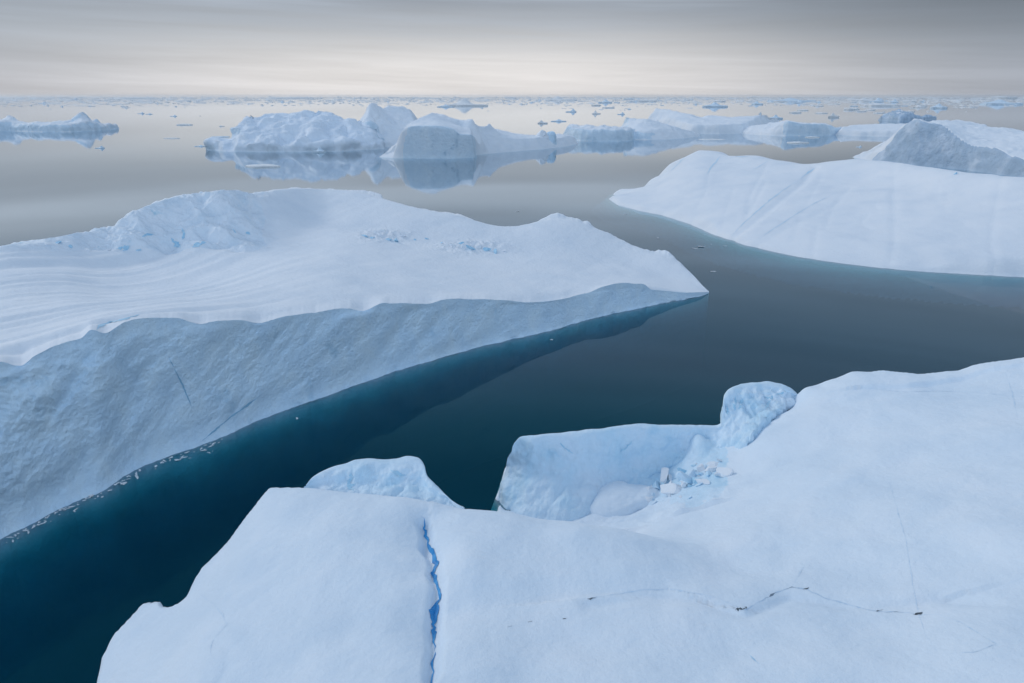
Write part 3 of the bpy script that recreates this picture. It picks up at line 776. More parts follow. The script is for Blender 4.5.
        ribbon('ice_hollow', b, pts, w, BLUE, t, jag=0.5, step=1.5, lift=0.04, sink=0.02, seed=80 + k)
    for k, (x, y, s) in enumerate([(741, 609, 0.55), (918, 614, 0.45), (592, 599, 0.4), (806, 589, 0.28), (880, 611, 0.3), (510, 627, 0.16), (530, 622, 0.14), (565, 619, 0.12)]):
        ribbon('dirt_patch', b, [(x - 5 * s / 0.45, y + 0.8), (x - 2, y), (x + 1.5, y - 0.4), (x + 5 * s / 0.45, y - 1.4)], s * 0.42, SOIL, t, jag=0.8, step=1.2, lift=0.03, seed=40 + k)
    # mound and rubble lying in the basin
    r = random.Random(31)
    rub = [(648, 499, 1.9, 0.9, SNOW), (674, 491, 2.6, 0.7, SNOW), (690, 482, 1.7, 0.8, WALL_ICE), (664, 478, 1.9, 0.8, SNOW), (683, 473, 1.5, 0.8, BLUE), (655, 486, 1.3, 0.8, WALL_ICE), (702, 470, 1.2, 0.8, SNOW)]
    for _ in range(80):
        x = r.uniform(628, 722); y = 506 - (x - 630) * 0.42 + r.gauss(0, 7)
        rub.append((x, y, min(1.7, r.lognormvariate(-0.35, 0.5)), 0.8, r.choice([SNOW, SNOW, WALL_ICE, WALL_ICE, BLUE])))
    for k, (x, y, s, fl, m) in enumerate(rub):
        h, n = hit(b, x, y)
        if h and h.y > 74: block('ice_block', h, s * 0.75, 300 + k, m, t, fl, 0.3)
    c = P(617, 524, 0.5)
    u = np.linspace(0, 2 * np.pi, 97); v = np.linspace(0, 1, 40)
    U, Vv = np.meshgrid(u, v)
    rad = np.sin(Vv * np.pi * 0.5) ** 0.8
    sq = 1 + 0.16 * np.cos(2 * U + 0.6) + 0.1 * np.cos(3 * U)
    X = 5.6 * rad * np.cos(U) * sq + 1.2; Y = 4.6 * rad * np.sin(U) * sq + 2.6
    Z = 4.8 * np.cos(Vv * np.pi * 0.5) ** 0.55 - 0.6 + 0.12 * X
    G = np.stack([X + c[0], Y + c[1], Z + c[2]], -1).reshape(-1, 3)
    Fm = grid_faces(40, 97)
    G = displace(G, Fm, 1.3 * np.clip(rad.ravel() * 3, 0, 1), 4.5, 4, 91)
    mesh_obj('snow_mound', G, Fm, SNOW_NEAR, t)
    return t

# ------------------------------------------------------------------ RIGHT SMOOTH ICEBERG
def build_right():
    t = empty('iceberg', P(860, 230, 0), 'smooth white domed iceberg on the right with grooves and a turquoise waterline', 'iceberg')
    near = [(609, 199), (618, 205), (640, 211), (662, 215), (690, 224), (715, 235), (745, 245), (775, 252), (800, 257), (840, 263), (880, 268), (930, 272), (980, 275), (1030, 277), (1150, 282), (1300, 290)]
    sil = [(614, 193, 1.8), (624, 189, 3.2), (640, 187, 5), (648, 181, 7), (655, 177, 9), (664, 168, 14), (676, 160, 19), (690, 153, 23.5), (702, 150, 25), (722, 152, 24), (732, 155.5, 23), (760, 156, 24), (785, 161, 22.5),
           (805, 164, 22), (830, 161, 24), (860, 158.5, 26), (900, 163, 26.5), (950, 170, 27), (1024, 178, 27.5), (1120, 190, 27), (1300, 215, 25)]
    sil = dense(sil, 12)
    e = np.array([P(*p) for p in sil])
    back = e[:, :2] * (1 + (8 + 0.9 * e[:, 2:3]) / np.linalg.norm(e[:, :2], axis=1, keepdims=True))
    w = [P(x, y, 0)[:2] for x, y in near]
    poly = [(*p, 1.1) for p in w] + [(*p, 1.5) for p in back[::-1]]
    tops = [tuple(p) for p in e]
    nx_, ny_ = np.array(near)[:, 0], np.array(near)[:, 1]
    for p, q in list(zip(e, sil))[::2]:
        x0 = max(q[0], 620)
        a = P(x0, np.interp(x0, nx_, ny_), 0.8)
        L_ = np.linalg.norm((p - a)[:2])
        for f_ in (0.08, 0.2, 0.36, 0.54, 0.74):
            m_ = a + (p - a) * f_
            tops.append((m_[0], m_[1], m_[2] + 4 * f_ * (1 - f_) * 0.012 * L_))
    fld = Field(poly, tops, c=8, k=0.8, under=0.45, edge_z=1.2, wob=(1.2, 22))
    fld.shelf = (2.2, 0.3); fld.under = 0.75
    fld.fit(sil, 0, 2.5)
    V, F, d, top, _ = fld.grid(0.95, pad=34, zmin=-7.5)
    V, F, d = compact(V, F, d)
    ix, iy = pix(V)
    k = sstep(0, 6, d)
    V[:, 2] += k * (1.0 * fbm(V / 38, 3, 2) + 0.18 * fbm(V / 6, 4, 5))
    # grooves that run down the flank from upper right to lower left
    def seam(pts, wd, dep):
        A = [P(x, y, z)[:2] for x, y, z in pts]; dm = np.full(len(V), 1e9)
        for a, b in zip(A, A[1:]):
            ab = b - a; tt = np.clip(((V[:, :2] - a) @ ab) / (ab @ ab), 0, 1)
            dm = np.minimum(dm, np.linalg.norm(V[:, :2] - a - tt[:, None] * ab, axis=1))
        V[:, 2] -= dep * np.exp(-(dm / wd) ** 2)
    sast = fbm(np.stack([(V[:, 0] + 0.35 * V[:, 1]) / 5, (V[:, 1] - 0.35 * V[:, 0]) / 40, V[:, 2] * 0], -1), 3, 15)
    V[:, 2] += k * 0.25 * sast
    g1 = [(815, 168, 22), (800, 178, 20), (770, 200, 14), (750, 217, 9), (730, 235, 3)]
    seam(g1, 2.2, 0.8)
    seam([(840, 190, 19), (800, 212, 12), (770, 230, 7), (752, 243, 2)], 2.0, 0.35)
    for gx in (905, 930, 958, 985, 1010):
        pass
    rg = random.Random(4)
    for _ in range(17):
        gx = rg.uniform(690, 1010); gy = rg.uniform(172, 205); ln = rg.uniform(25, 70); cv_ = rg.uniform(-8, 8); z0 = rg.uniform(15, 22)
        a_ = P(gx, gy, z0); q_ = np.array([-0.35 - 0.25 * rg.random() if gx < 860 else rg.uniform(-0.2, 0.15), -1.0]) * ln
        seam([tuple(v) for v in []] or [(gx, gy, z0), (gx + q_[0] * 0.5 + cv_, gy + ln * 0.5, z0 * 0.72), (gx + q_[0], gy + ln, z0 * 0.42)], 1.4, rg.uniform(0.15, 0.35))
    lab = np.zeros(len(V), int)
    lab[(ix > 650) & (ix < 735) & (iy < 176) & (fbm(V / 16, 3, 8) + 0.1 > 0.0)] = 0
    parts = split_parts(V, F, lab, {0: ('snow_dome', SNOW)}, t)
    b = bvh_of(list(parts.values()))
    for kx, (wd, pts) in enumerate([(0.96, [(815, 168), (808, 173), (800, 179)]), (0.60, [(800, 179), (785, 189), (770, 200), (755, 213), (742, 225), (731, 236)]),
                                    (0.42, [(838, 192), (815, 203), (795, 215), (775, 228), (757, 240)]), (1.32, [(684, 158), (676, 166), (670, 172)]), (1.44, [(722, 155), (716, 162), (709, 170), (706, 175)]), (0.96, [(734, 156), (742, 157), (750, 156)]),
                                    (0.48, [(768, 161), (760, 166), (752, 170)])]):
        ribbon('ice_groove', b, pts, wd, GROOVE, t, jag=0.45, step=2, lift=0.08, seed=60 + kx)
    h, n = hit(b, 956, 174)
    if h: block('ice_block', h, 1.2, 377, BLUE, t, 0.8, 0.3)
    return t

# ------------------------------------------------------------------ MIDDLE AND FAR ICEBERGS
def far_berg(label, near, sil, IN=(), res=1.2, slope=1.6, depth=None, k=1.5, amp=1.6, sc=14, wob=(3, 18), c=6, under=0.5, back=0.8, edge_z=None,
             cliff=None, cliff_mat=None, name='iceberg', top_mat=None, cat='iceberg', group=None, seed=0, ridged=True, cliff_name='ice_cliff', sfun=None):
    """near: waterline pixels (left to right), optionally with a slope; sil: skyline pixels with their height; cliff(ix, iy, n, V): where bare ice shows"""
    w = [(*P(p[0], p[1], 0)[:2], p[2] if len(p) > 2 else slope) for p in near]
    nx_ = [p[0] for p in near]; yw = [float(P(p[0], p[1], 0)[1]) for p in near]
    at = lambda q: PY(q[0], q[1], np.interp(q[0], nx_, yw) + q[2])
    sil = dense(sil, 5)
    e = np.array([at(q) for q in sil])
    bk = e[:, :2] * (1 + (4 + back * e[:, 2:3]) / np.linalg.norm(e[:, :2], axis=1, keepdims=True))
    poly = w + [(*p, 1.6) for p in bk[::-1]]
    tops = [tuple(p) for p in e] + [tuple(at(q)) for q in IN]
    f = Field(poly, tops, c=c, k=k, under=under, edge_z=edge_z, wob=wob)
    f.fit(sil, 0, res * 1.6, seed)
    V, F, d, top, _ = f.grid(res, pad=10, zmin=-5, seed=seed)
    V, F, d = compact(V, F, d)
    V = displace(V, F, amp * sstep(-1, 4, d), sc, 5, seed, ridged, (1, 1, 0.8), 0.55)
    bil = np.abs(fbm(V / (sc * 0.8) + 40, 3, seed + 7, 0.4)) - 0.17
    Nb = vnormals(V, F); Nb = Nb if Nb[:, 2].mean() > 0 else -Nb
    V = V + Nb * (1.6 * amp * sstep(-1, 4, d) * bil)[:, None]
    ix, iy = pix(V)
    N = vnormals(V, F)
    if N[:, 2].mean() < 0: N = -N
    lab = np.zeros(len(V), int)
    if cliff is not None: lab[cliff(ix, iy, N, V)] = 1
    mid = P((near[0][0] + near[-1][0]) / 2, np.mean([p[1] for p in near]), 0)
    t = empty(name, mid, label, cat, group)
    lab = despeckle(lab, F)
    split_parts(V, F, lab, {0: ('snow_cap', top_mat or SNOW), 1: (cliff_name, cliff_mat or CLIFF_FAR)}, t)
    return t

def inpoly(poly):
    def f(ix, iy, N, V):
        ins = np.zeros(ix.shape, bool); n = len(poly)
        for i in range(n):
            ax, ay = poly[i]; bx, by = poly[(i + 1) % n]
            ins ^= ((ay > iy) != (by > iy)) & (ix < (bx - ax) * (iy - ay) / (by - ay + 1e-12) + ax)
        return ins & (N[:, 1] < 0.15)
    return f

def steep(lim):
    return lambda ix, iy, N, V: (N[:, 2] < lim) & (V[:, 2] > -5)

def build_far():
    far_berg('long low iceberg with crumpled slopes left of the square block, mid distance',
             [(207, 149.5, 1), (225, 151.5, .8), (260, 152, 1), (300, 152, 1), (340, 151.5, .9), (362, 150, .8), (384, 149, .8)],
             [(210, 147, 12), (223, 142, 25), (231, 135, 40), (237, 128, 50), (245, 121.5, 60), (262, 121, 70), (270, 119.5, 75), (288, 117, 80), (301, 115, 85), (327, 117, 85), (339, 120, 75), (352, 122, 70), (372, 130, 50), (384, 136, 40)],
             [(240, 143, 16), (250, 132, 34), (262, 145, 12), (270, 130, 42), (290, 143, 18), (300, 128, 50), (322, 144, 16), (330, 132, 40), (352, 142, 20), (310, 137, 22), (280, 136, 22)],
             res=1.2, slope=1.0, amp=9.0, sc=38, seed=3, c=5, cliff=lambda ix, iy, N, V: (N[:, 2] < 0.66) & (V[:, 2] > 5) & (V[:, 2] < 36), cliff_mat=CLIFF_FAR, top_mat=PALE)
    far_berg('tall peaked iceberg rising behind the square block, highest in the middle group',
             [(346, 147, .6), (356, 148, .7), (370, 148, .8), (388, 147, .8), (400, 146.5, .8), (420, 146, .8), (436, 145, .8)],
             [(348, 135, 30), (354, 113, 55), (360, 106.5, 62), (367, 103, 66), (378, 107, 70), (384, 110, 72), (389, 107, 90), (398, 106, 95), (410, 110, 95), (418, 116, 80), (430, 124, 60)],
             [(360, 122, 36), (372, 116, 48), (384, 122, 40), (375, 132, 25), (400, 124, 45), (360, 138, 16)], res=1.2, slope=1.3, amp=3.0, sc=22, seed=8, c=5, cliff=steep(0.5), cliff_mat=CLIFF)
    berg = far_berg('iceberg with a square grey front face and a long snowy tail with a pinnacle',
             [(379, 157, 0.4), (392, 158, 0.5), (402, 158.3, 6), (430, 158.5, 8), (455, 158.5, 8), (474.5, 157.5, 9), (476, 155, 5), (490, 153.5, 1.2), (520, 151, 1.0), (545, 149, 1.0), (566, 146.5, 1.1), (578, 143.5, 1.2)],
             [(388, 150, 12), (398, 140, 18), (406, 126, 22), (416, 116, 60), (429, 113.5, 75), (442, 114.5, 75), (452, 118, 70), (462, 121.5, 60), (472, 119.5, 60), (483, 123, 60), (493, 128, 60), (513, 133, 60), (532, 135.5, 60), (545, 137, 60), (558, 134, 60), (570, 135, 60), (577, 140, 30)],
             [(404, 130, 5), (409, 127, 5), (420, 126.5, 5), (437, 126.5, 5), (447, 127.5, 5), (454, 130, 5), (459, 134.5, 5), (470, 135, 5), (474, 136, 5), (420, 123, 24), (440, 123, 24), (460, 128, 24), (472, 129, 26), (478, 144, 8), (500, 142, 10), (520, 140.5, 10), (545, 138.5, 10), (500, 135, 30), (520, 137, 30), (562, 138.5, 10), (482, 133, 30), (392, 149, 8)],
             res=0.8, slope=2, amp=0.9, sc=15, seed=12, c=0.8, k=0.2, wob=(1.0, 14), cliff=inpoly([(402, 166), (403, 150), (409, 126.5), (420, 125.5), (437, 125.6), (447.5, 126.6), (454, 129), (459, 133.8), (475, 135), (476.5, 166)]))
    # the pinnacle is a part of the tailed berg
    u = np.linspace(0, 2 * np.pi, 60); v = np.linspace(0, 1, 50)
    U, Vv = np.meshgrid(u, v)
    b = PY(551, 142, P(551, 148, 0)[1] + 12)
    rad = 6.5 * (1 - Vv ** 5) ** 0.5 + 0.05
    G = np.stack([b[0] + rad * np.cos(U), b[1] + rad * np.sin(U) * 0.8, b[2] - 4 + 17 * Vv], -1).reshape(-1, 3)
    Fg = grid_faces(50, 60); G = displace(G, Fg, 2.2, 7, 4, 5)
    mesh_obj('pinnacle', G, Fg, CLIFF, berg)
    b = PY(542, 140, P(545, 149, 0)[1] + 26)
    rad = 8.0 * (1 - Vv ** 2) ** 0.7 + 0.1
    G = np.stack([b[0] + rad * np.cos(U), b[1] + rad * np.sin(U) * 0.7, b[2] - 4 + 14 * Vv], -1).reshape(-1, 3)
    G = displace(G, Fg, 2.6, 5, 4, 15, True)
    mesh_obj('pinnacle', G, Fg, SNOW, berg)
    far_berg('small jagged bluish iceberg with a pointed peak at the far left',
             [(-60, 131.5), (-20, 132), (10, 131), (40, 132), (70, 132), (90, 131), (105, 130), (119, 128.5)],
             [(-70, 124, 35), (-30, 121, 40), (-6, 120.5, 40), (4, 120, 40), (9, 116.5, 42), (14, 116.5, 44), (18, 119, 42), (21, 122, 38), (30, 123.5, 36), (39, 122, 40), (48, 123, 40), (57, 121.5, 40), (66, 122, 42), (73, 119.5, 44), (78, 114, 46), (84, 113, 46), (88, 117, 40), (93, 121.5, 34), (97, 120, 32), (99, 122, 30), (105, 124, 25), (112, 125, 20), (118, 125.5, 12)],
             [(80, 122, 22), (85, 121, 22)], res=1.5, slope=1.5, amp=3.6, sc=20, seed=21, c=2, wob=(4, 22), cliff=steep(0.72), cliff_mat=CLIFF_FAR)
    far_berg('iceberg behind the right dome with a dark triangular cliff and long snow slope',
             [(852, 157, .35), (862, 159, 0.5), (874, 161, 2), (903, 164.5, 2.6), (935, 167, 2.6), (966, 170, 2.4), (995, 174, 2.4), (1024, 178, 2.4), (1080, 186, 2), (1160, 198, 1.4)],
             [(860, 154, 8), (872, 149, 24), (884, 142, 40), (899, 131, 40), (906, 124, 34), (915.5, 119.8, 34), (926, 122.5, 40), (940, 121, 110), (957, 120.5, 120), (973, 123, 120), (984, 126.5, 115), (1002, 128, 110), (1023, 132, 110), (1090, 142, 90), (1160, 152, 80)],
             [(883, 151.5, 9), (891, 141.5, 13), (899, 132, 16), (906, 124.7, 19), (915.5, 120.2, 21), (926, 123.8, 20), (940, 125.6, 20), (948, 131, 18), (955, 137, 15), (962, 142.5, 13), (971, 147, 11), (983, 148.5, 11), (994, 150, 10), (1007, 157, 8), (1023, 161, 7),
              (950, 127, 55), (960, 132, 55), (972, 138, 50), (990, 142, 45), (1010, 146, 40), (1023, 148, 40), (1060, 160, 30)],
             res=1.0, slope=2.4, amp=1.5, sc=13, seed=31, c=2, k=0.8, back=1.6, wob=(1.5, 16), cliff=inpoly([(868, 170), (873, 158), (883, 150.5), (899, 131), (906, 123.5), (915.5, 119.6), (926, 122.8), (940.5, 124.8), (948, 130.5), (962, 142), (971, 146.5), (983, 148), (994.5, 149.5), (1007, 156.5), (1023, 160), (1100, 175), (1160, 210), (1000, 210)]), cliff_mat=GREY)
    far_berg('dark low ice cliff between the pinnacle and the white domed berg, far off',
             [(562, 139.5), (580, 141), (600, 141.5), (618, 141.5), (632, 140.5), (640, 138)],
             [(564, 126.5, 40), (572, 124.5, 45), (580, 126.5, 40), (588, 125.5, 40), (596, 127, 40), (604, 126, 40), (612, 127.5, 40), (628, 128.5, 30), (640, 131, 15)],
             [(570, 129, 14), (590, 130, 14), (610, 130, 14), (628, 131, 12)], res=1.5, slope=2.4, amp=2.6, sc=13, seed=41, c=3, cliff=steep(0.8))
    far_berg('white rounded iceberg with a grey foot beside the dark low ice cliff',
             [(612, 137, 1), (628, 139.5, 1.2), (645, 140, 1), (665, 139.6, .8), (685, 138.2, .7), (700, 136.3, .7)],
             [(620, 121, 60), (624, 118, 70), (634, 119.5, 60), (645, 119, 60), (656, 121, 55), (664, 123.5, 50), (678, 128, 40), (692, 131.5, 25), (700, 134, 10)],
             [(625, 131, 14), (640, 131, 15), (640, 125, 35), (660, 131, 14), (675, 133, 12)], res=1.5, slope=1.2, amp=1.6, sc=16, seed=44, c=4, cliff=steep(0.7))
    far_berg('long white slab iceberg with a sloping back, behind the rounded berg',
             [(640, 129.5, 1.4), (660, 131, 1.4), (690, 133.5, 1.6), (720, 134, 1.6), (745, 133.5, 1.4), (765, 131.5, 1.2), (782, 128, 1.2)],
             [(645, 119, 40), (649, 112, 50), (655, 109, 60), (664, 109.5, 70), (680, 112.5, 80), (691, 115, 90), (700, 117.5, 100), (712, 116, 110), (730, 117.5, 100), (750, 116.5, 90), (765, 115, 80), (774, 114.5, 80), (782, 119.5, 40)],
             [(655, 121, 22), (700, 124, 22), (740, 124, 22), (680, 120, 35)], res=2.0, slope=1.6, amp=2.0, sc=24, seed=47, c=5, cliff=steep(0.5), cliff_mat=CLIFF)
    far_berg('iceberg with a snowy left ramp and a grey blue right cliff, far centre right',
             [(727, 132.5, .4), (745, 134, .6), (770, 135.5, .9), (786, 136, 2.2), (800, 136, 3), (825, 135.5, 3), (843, 134, 2.4)],
             [(734, 130, 20), (750, 126.5, 50), (768, 124, 55), (785, 121.3, 55), (792, 121.5, 55), (800, 123, 45), (812, 123.5, 45), (826, 124, 45), (832, 127, 40), (838, 128, 30), (844, 129, 12)],
             [(770, 130, 14), (787, 122, 14), (800, 124, 12), (825, 125, 12), (835, 128, 10)], res=1.3, slope=1.5, amp=1.8, sc=14, seed=51, c=3, k=.8, cliff=lambda ix, iy, N, V: (N[:, 2] < 0.72) & (ix > 783))
    far_berg('flat white iceberg reaching right towards the triangular cliff',
             [(836, 135, 1.5), (860, 136, 1.5), (880, 136.5, 1.2), (900, 137, 1), (930, 137, 1)],
             [(838, 129, 25), (850, 125.5, 90), (870, 124.5, 120), (890, 124, 120), (930, 124, 120)], [(850, 131, 14), (870, 131, 14), (890, 131, 14)], res=2.0, slope=1.2, amp=1.4, sc=18, seed=55, cliff=steep(0.45), cliff_mat=CLIFF)
    far_berg('bluish grey low iceberg far away above the triangular cliff berg',
             [(878, 120, 1), (900, 121.3, 1.3), (920, 120.8, 1.3), (937, 119, 1.2)],
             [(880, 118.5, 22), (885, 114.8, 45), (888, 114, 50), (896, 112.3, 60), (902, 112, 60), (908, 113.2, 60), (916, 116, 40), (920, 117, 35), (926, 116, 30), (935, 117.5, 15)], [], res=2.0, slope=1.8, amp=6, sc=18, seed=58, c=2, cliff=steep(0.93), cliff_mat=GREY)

# ------------------------------------------------------------------ DRIFT ICE
def floe_mesh(seed, n=26, rings=7, peak=0.3, tall=1.0):
    """a unit floe: ragged outline, uneven top, a foot below the water"""
    r = np.random.default_rng(seed)
    a = np.linspace(0, 2 * np.pi, n, endpoint=False)
    R = 0.5 * np.clip(1 + 0.85 * fbm(np.stack([np.cos(a) * 1.5 + seed * 7, np.sin(a) * 1.5, a * 0], -1), 4, seed, 0.65), 0.35, 1.7)
    px_, py_ = r.uniform(-0.22, 0.22, 2)
    V = []
    for k in range(rings):
        t = k / (rings - 1)                     # 0 top, 1 outline
        for i in range(n):
            V.append((R[i] * math.cos(a[i]) * t, R[i] * math.sin(a[i]) * t))
    V = np.array(V)
    tt = np.repeat(np.linspace(0, 1, rings), n)
    z = tall * (0.35 + (1 - peak) * 0.4 * fbm(np.stack([V[:, 0] * 4 + seed, V[:, 1] * 4, V[:, 0] * 0], -1), 3, seed + 5)
                + peak * 1.3 * np.exp(-(((V[:, 0] - px_) / 0.16) ** 2 + ((V[:, 1] - py_) / 0.2) ** 2)))
    z = np.maximum(z, 0.06) * np.where(tt > 0.99, 0.75, 1)
    top = np.concatenate([V, z[:, None]], 1)
    rim = top[-n:].copy(); rim[:, :2] *= 1.06; rim[:, 2] = -0.35
    VV = np.concatenate([top, rim]); F = []
    for k in range(rings):
        for i in range(n):
            j = (i + 1) % n
            F.append((k * n + i, (k + 1) * n + i, (k + 1) * n + j, k * n + j))
    return VV, np.array(F)

def build_floes():
    protos = []
    for s in range(9):
        V, F = floe_mesh(s + 1, peak=[0.0, 0.15, 0.5, 0.9][s % 4])
        me_o = mesh_obj('ice_floe', V, F, FLOE if s % 3 else CLIFF_FAR, smooth=False)
        protos.append(me_o)
    for s_ in range(6):
        V, F = rock_mesh(700 + s_, 2, 0.45)
        V = V * 0.5; V[:, 0] *= (0.9, 1.0, 1.2, 0.8, 1.1, 0.7)[s_]; V[:, 2] = V[:, 2] * 2.0 + 0.15
        protos.append(mesh_obj('ice_chunk', V, F, FLOE, smooth=False))
    first = set()
    def place(px, py, wpx, hpx, label, group=None, pk=None, yaw=None, ratio=0.6, cat='ice floe'):
        k = pk if pk is not None else random.randrange(9)
        src = protos[k]
        if k in first: o = src.copy(); COL.objects.link(o)
        else: o = src; first.add(k)
        p = P(px, py, 0)
        dist = math.hypot(p[0], p[1])
        mpp = dist / FPX
        w = wpx * mpp
        dep = min(w * ratio, w)
        o.location = p
        o.rotation_euler = (0, 0, random.uniform(-0.3, 0.3) if yaw is None else yaw)
        o.scale = (w, dep, max(0.12, hpx * mpp * 0.9))
        for key in ('label', 'category', 'group'):
            if key in o: del o[key]
        tag(o, label, cat, group)
        return o
    # floes one can point at
    S = [(262, 166.5, 30, 4.5, 'white pancake of ice floating in the dark reflection of the long low iceberg', 4),
         (100, 148.3, 8, 1.6, 'tiny dark floe just below the pointed far left iceberg', 3), (184, 125, 13, 2.2, 'grey floe on open water between the far left iceberg and the long low one', 1),
         (172, 138.5, 14, 1.2, 'thin dark floe on calm water, nearest of the trio left of the long low iceberg', 5), (200, 146.5, 9, 1.4, 'small grey floe touching distance left of the tip of the long low iceberg', 6),
         (221, 137, 15, 1.4, 'thin grey floe hugging the left shoulder of the long low iceberg', 0), (222, 126.5, 5, 1.2, 'speck of ice above the left shoulder of the long low iceberg', 2),
         (797, 143, 17, 3.0, 'white floe in the reflection of the ramp iceberg, larger of the two there', 4), (812, 137.5, 11, 2.2, 'white floe against the grey blue cliff of the ramp iceberg, smaller of the two', 1),
         (712, 139.5, 24, 0.8, 'long thin streak of ice below the long white slab iceberg', 5), (859, 147, 5, 1, 'faint pair of specks on the water left of the triangular cliff', 3),
         (424, 149, 14, 4, 'small grey lump of ice stuck at the left foot of the square block', 2), (319, 152.5, 11, 5.5, 'dark blue grey lump of ice at the waterline of the long low iceberg', 6),
         (571, 112, 10, 2.2, 'dark floe on the bright water above the pinnacle, centre', 3), (543, 123.5, 9, 3.5, 'dark knobbly floe behind the snowy tail of the square faced iceberg', 2), (558, 121.5, 14, 2.2, 'flat dark floe beside the knobbly one behind the snowy tail', 6),
         (596, 114, 7, 2.4, 'dark little floe alone on bright water right of the centre', 7), (621, 114.5, 7, 1.6, 'dark sliver of ice left of the peak of the long white slab iceberg', 3),
         (714, 107, 22, 4.5, 'dome shaped blue floe in the drift ice above the long slab iceberg', 6), (834, 117.5, 9, 4.5, 'small dark knob of ice on open water right of the ramp iceberg top', 2), (795, 113, 10, 2.5, 'small tilted floe left of the dark knob of ice', 1),
         (466, 106, 34, 5, 'wide pale floe with hummocks in the bright glare right of the tall peak', 7), (445, 107, 15, 2.5, 'grey floe just left of the wide pale one in the glare', 6),
         (760, 114, 2.6, 1.5, 'lone floe over the middle of the slab iceberg', 3), (775, 119, 12, 4, 'grey lump lying behind the right end of the slab iceberg', 6)]
    for (x, y, w, h, lab, k) in S:
        place(x, y, w, h, lab, pk=k, yaw=random.uniform(-0.15, 0.15))
    for (x, y, w, h, lab) in [(517, 211.5, 5, 1.0, 'lone white fragment on the water left of the smooth dome tip'), (713, 271.5, 6, 1.0, 'white sliver of ice floating above the tip of the left iceberg in the channel'),
                              (702, 247, 7, 2.0, 'white chip of ice near the waterline of the smooth dome, largest of its cluster'), (725, 246, 4, 1.0, 'small chip of ice right of the largest chip below the dome'),
                              (694, 248.5, 4, 0.8, 'small chip of ice left of the largest chip below the dome'), (711, 244.5, 2.2, 1.0, 'tiny chip of ice just above the largest chip below the dome'), (625, 214.5, 4, 0.8, 'faint chip of ice below the left tip of the smooth dome'),
                              (658, 238, 3.4, .7, 'faint chip of ice alone in the middle of the channel'), (552, 340, 5, 1.4, 'sliver of ice under the cliff of the left iceberg near its far end')]:
        place(x, y, w, h, lab, pk=random.randrange(9, 15), cat='ice fragment')
    # brash along the foot of the left cliff
    WL = [(0, 540), (30, 525), (60, 508), (85, 497), (100, 492), (130, 473), (165, 458), (200, 446), (260, 420)]
    r = random.Random(9)
    big = [(123, 482, 9, 2.2), (137, 476, 8, 3), (177, 459, 6, 3.4), (204, 449, 4, 2), (219, 441, 4, 1.6), (91, 495, 8, 3), (76, 508, 6, 2), (297, 417, 4, 1.5)]
    for i in range(105):
        if i < len(big): x, y, w, h = big[i]; y += 1.5
        else:
            h = 0.5; x = r.choice([r.uniform(4, 60), r.uniform(60, 105), r.uniform(105, 180), r.uniform(180, 225)])
            y = interp(WL, x) + abs(r.gauss(0, 4.0)) + 1.5; w = r.uniform(1.4, 4.6); h = r.uniform(0.3, 0.7)
        place(x, y, w, h, 'broken white ice piece floating at the foot of the left grey blue cliff', 'brash ice along the left cliff', cat='ice fragment', pk=r.randrange(9, 15), yaw=r.uniform(0, 6.28), ratio=r.uniform(0.5, 1.0))
    # the belt of drift ice under the horizon
    n = 0; tries = 0
    placed = [(s[0], s[1], s[2]) for s in S]
    hides = [(205, 400, 114), (335, 480, 103), (480, 580, 121), (560, 650, 122), (640, 785, 107), (780, 940, 119), (940, 1024, 119), (0, 120, 112)]
    cl = [(r.uniform(0, 1024), 99.5 + abs(r.gauss(0, 6.0)), r.uniform(12, 60)) for _ in range(30)]
    while n < 250 and tries < 40000:
        tries += 1
        c_ = r.choice(cl)
        if r.random() < 0.72: x = r.gauss(c_[0], c_[2]); y = c_[1] + r.gauss(0, 1.3)
        else: x = r.uniform(-6, 1030); y = 99.2 + abs(r.gauss(0, 6.2))
        if x < -8 or x > 1032 or y < 98.6: continue
        if y > 119: continue
        if r.random() > (1.0 if x > 560 else 0.75 if x > 420 else 0.55): continue
        if any(a < x < b and y > top - 1 for a, b, top in hides): continue
        near = (y - 96) / 14
        w = min(28, r.lognormvariate(math.log(3.2 + 2.0 * near), 0.8)); h = min(4.5, w * r.uniform(0.12, 0.32)) * (0.7 + 0.5 * near)
        if y > 110: w = min(w, 9); h = min(h, 2.0)
        if x < 560: w = min(w * 0.6, 12 if r.random() < 0.1 else 6); h = min(h * 0.6, 1.0)
        if any(abs(x - a) < 0.55 * (w + c) and abs(y - b) < 1.3 for a, b, c in placed): continue
        placed.append((x, y, w)); n += 1
        side = 'left, beyond the far left iceberg' if x < 210 else 'in the bright glare under the horizon' if x < 560 else 'right of the glare, under the grey horizon'
        place(x, y, w, h, 'small pale floe in the far drift ice ' + side, 'drift ice floes under the horizon ' + ('left' if x < 210 else 'centre' if x < 560 else 'right'), ratio=r.uniform(0.8, 1.6))
    # a few large bergs standing on the horizon
    for (x, y, w, h, lab, k) in [(1001, 98.7, 18, 4.6, 'pale iceberg standing above the horizon line at far right', 4), (511, 98.2, 9, 2.2, 'tiny pale iceberg poking over the horizon in the middle', 1),
                                 (290, 98.3, 40, 2.4, 'faint long iceberg on the horizon left of the glare', 5), (135, 98.5, 36, 2.6, 'faint long iceberg on the horizon above open water at left', 4),
                                 (790, 101.5, 40, 3.2, 'wide flat floe in the distance right of centre, bluish', 6), (866, 101.5, 18, 3, 'bluish hummocked floe in the far drift ice near the right edge', 2), (640, 101.5, 26, 3.5, 'pale hummocked floe field piece above the long slab iceberg peak', 1),
                                 (560, 100.5, 26, 2.8, 'wide greyish floe near the horizon just right of the centre', 7), (1000, 104.5, 30, 4.0, 'wide bluish floe low in the far drift ice by the right edge', 6)]:
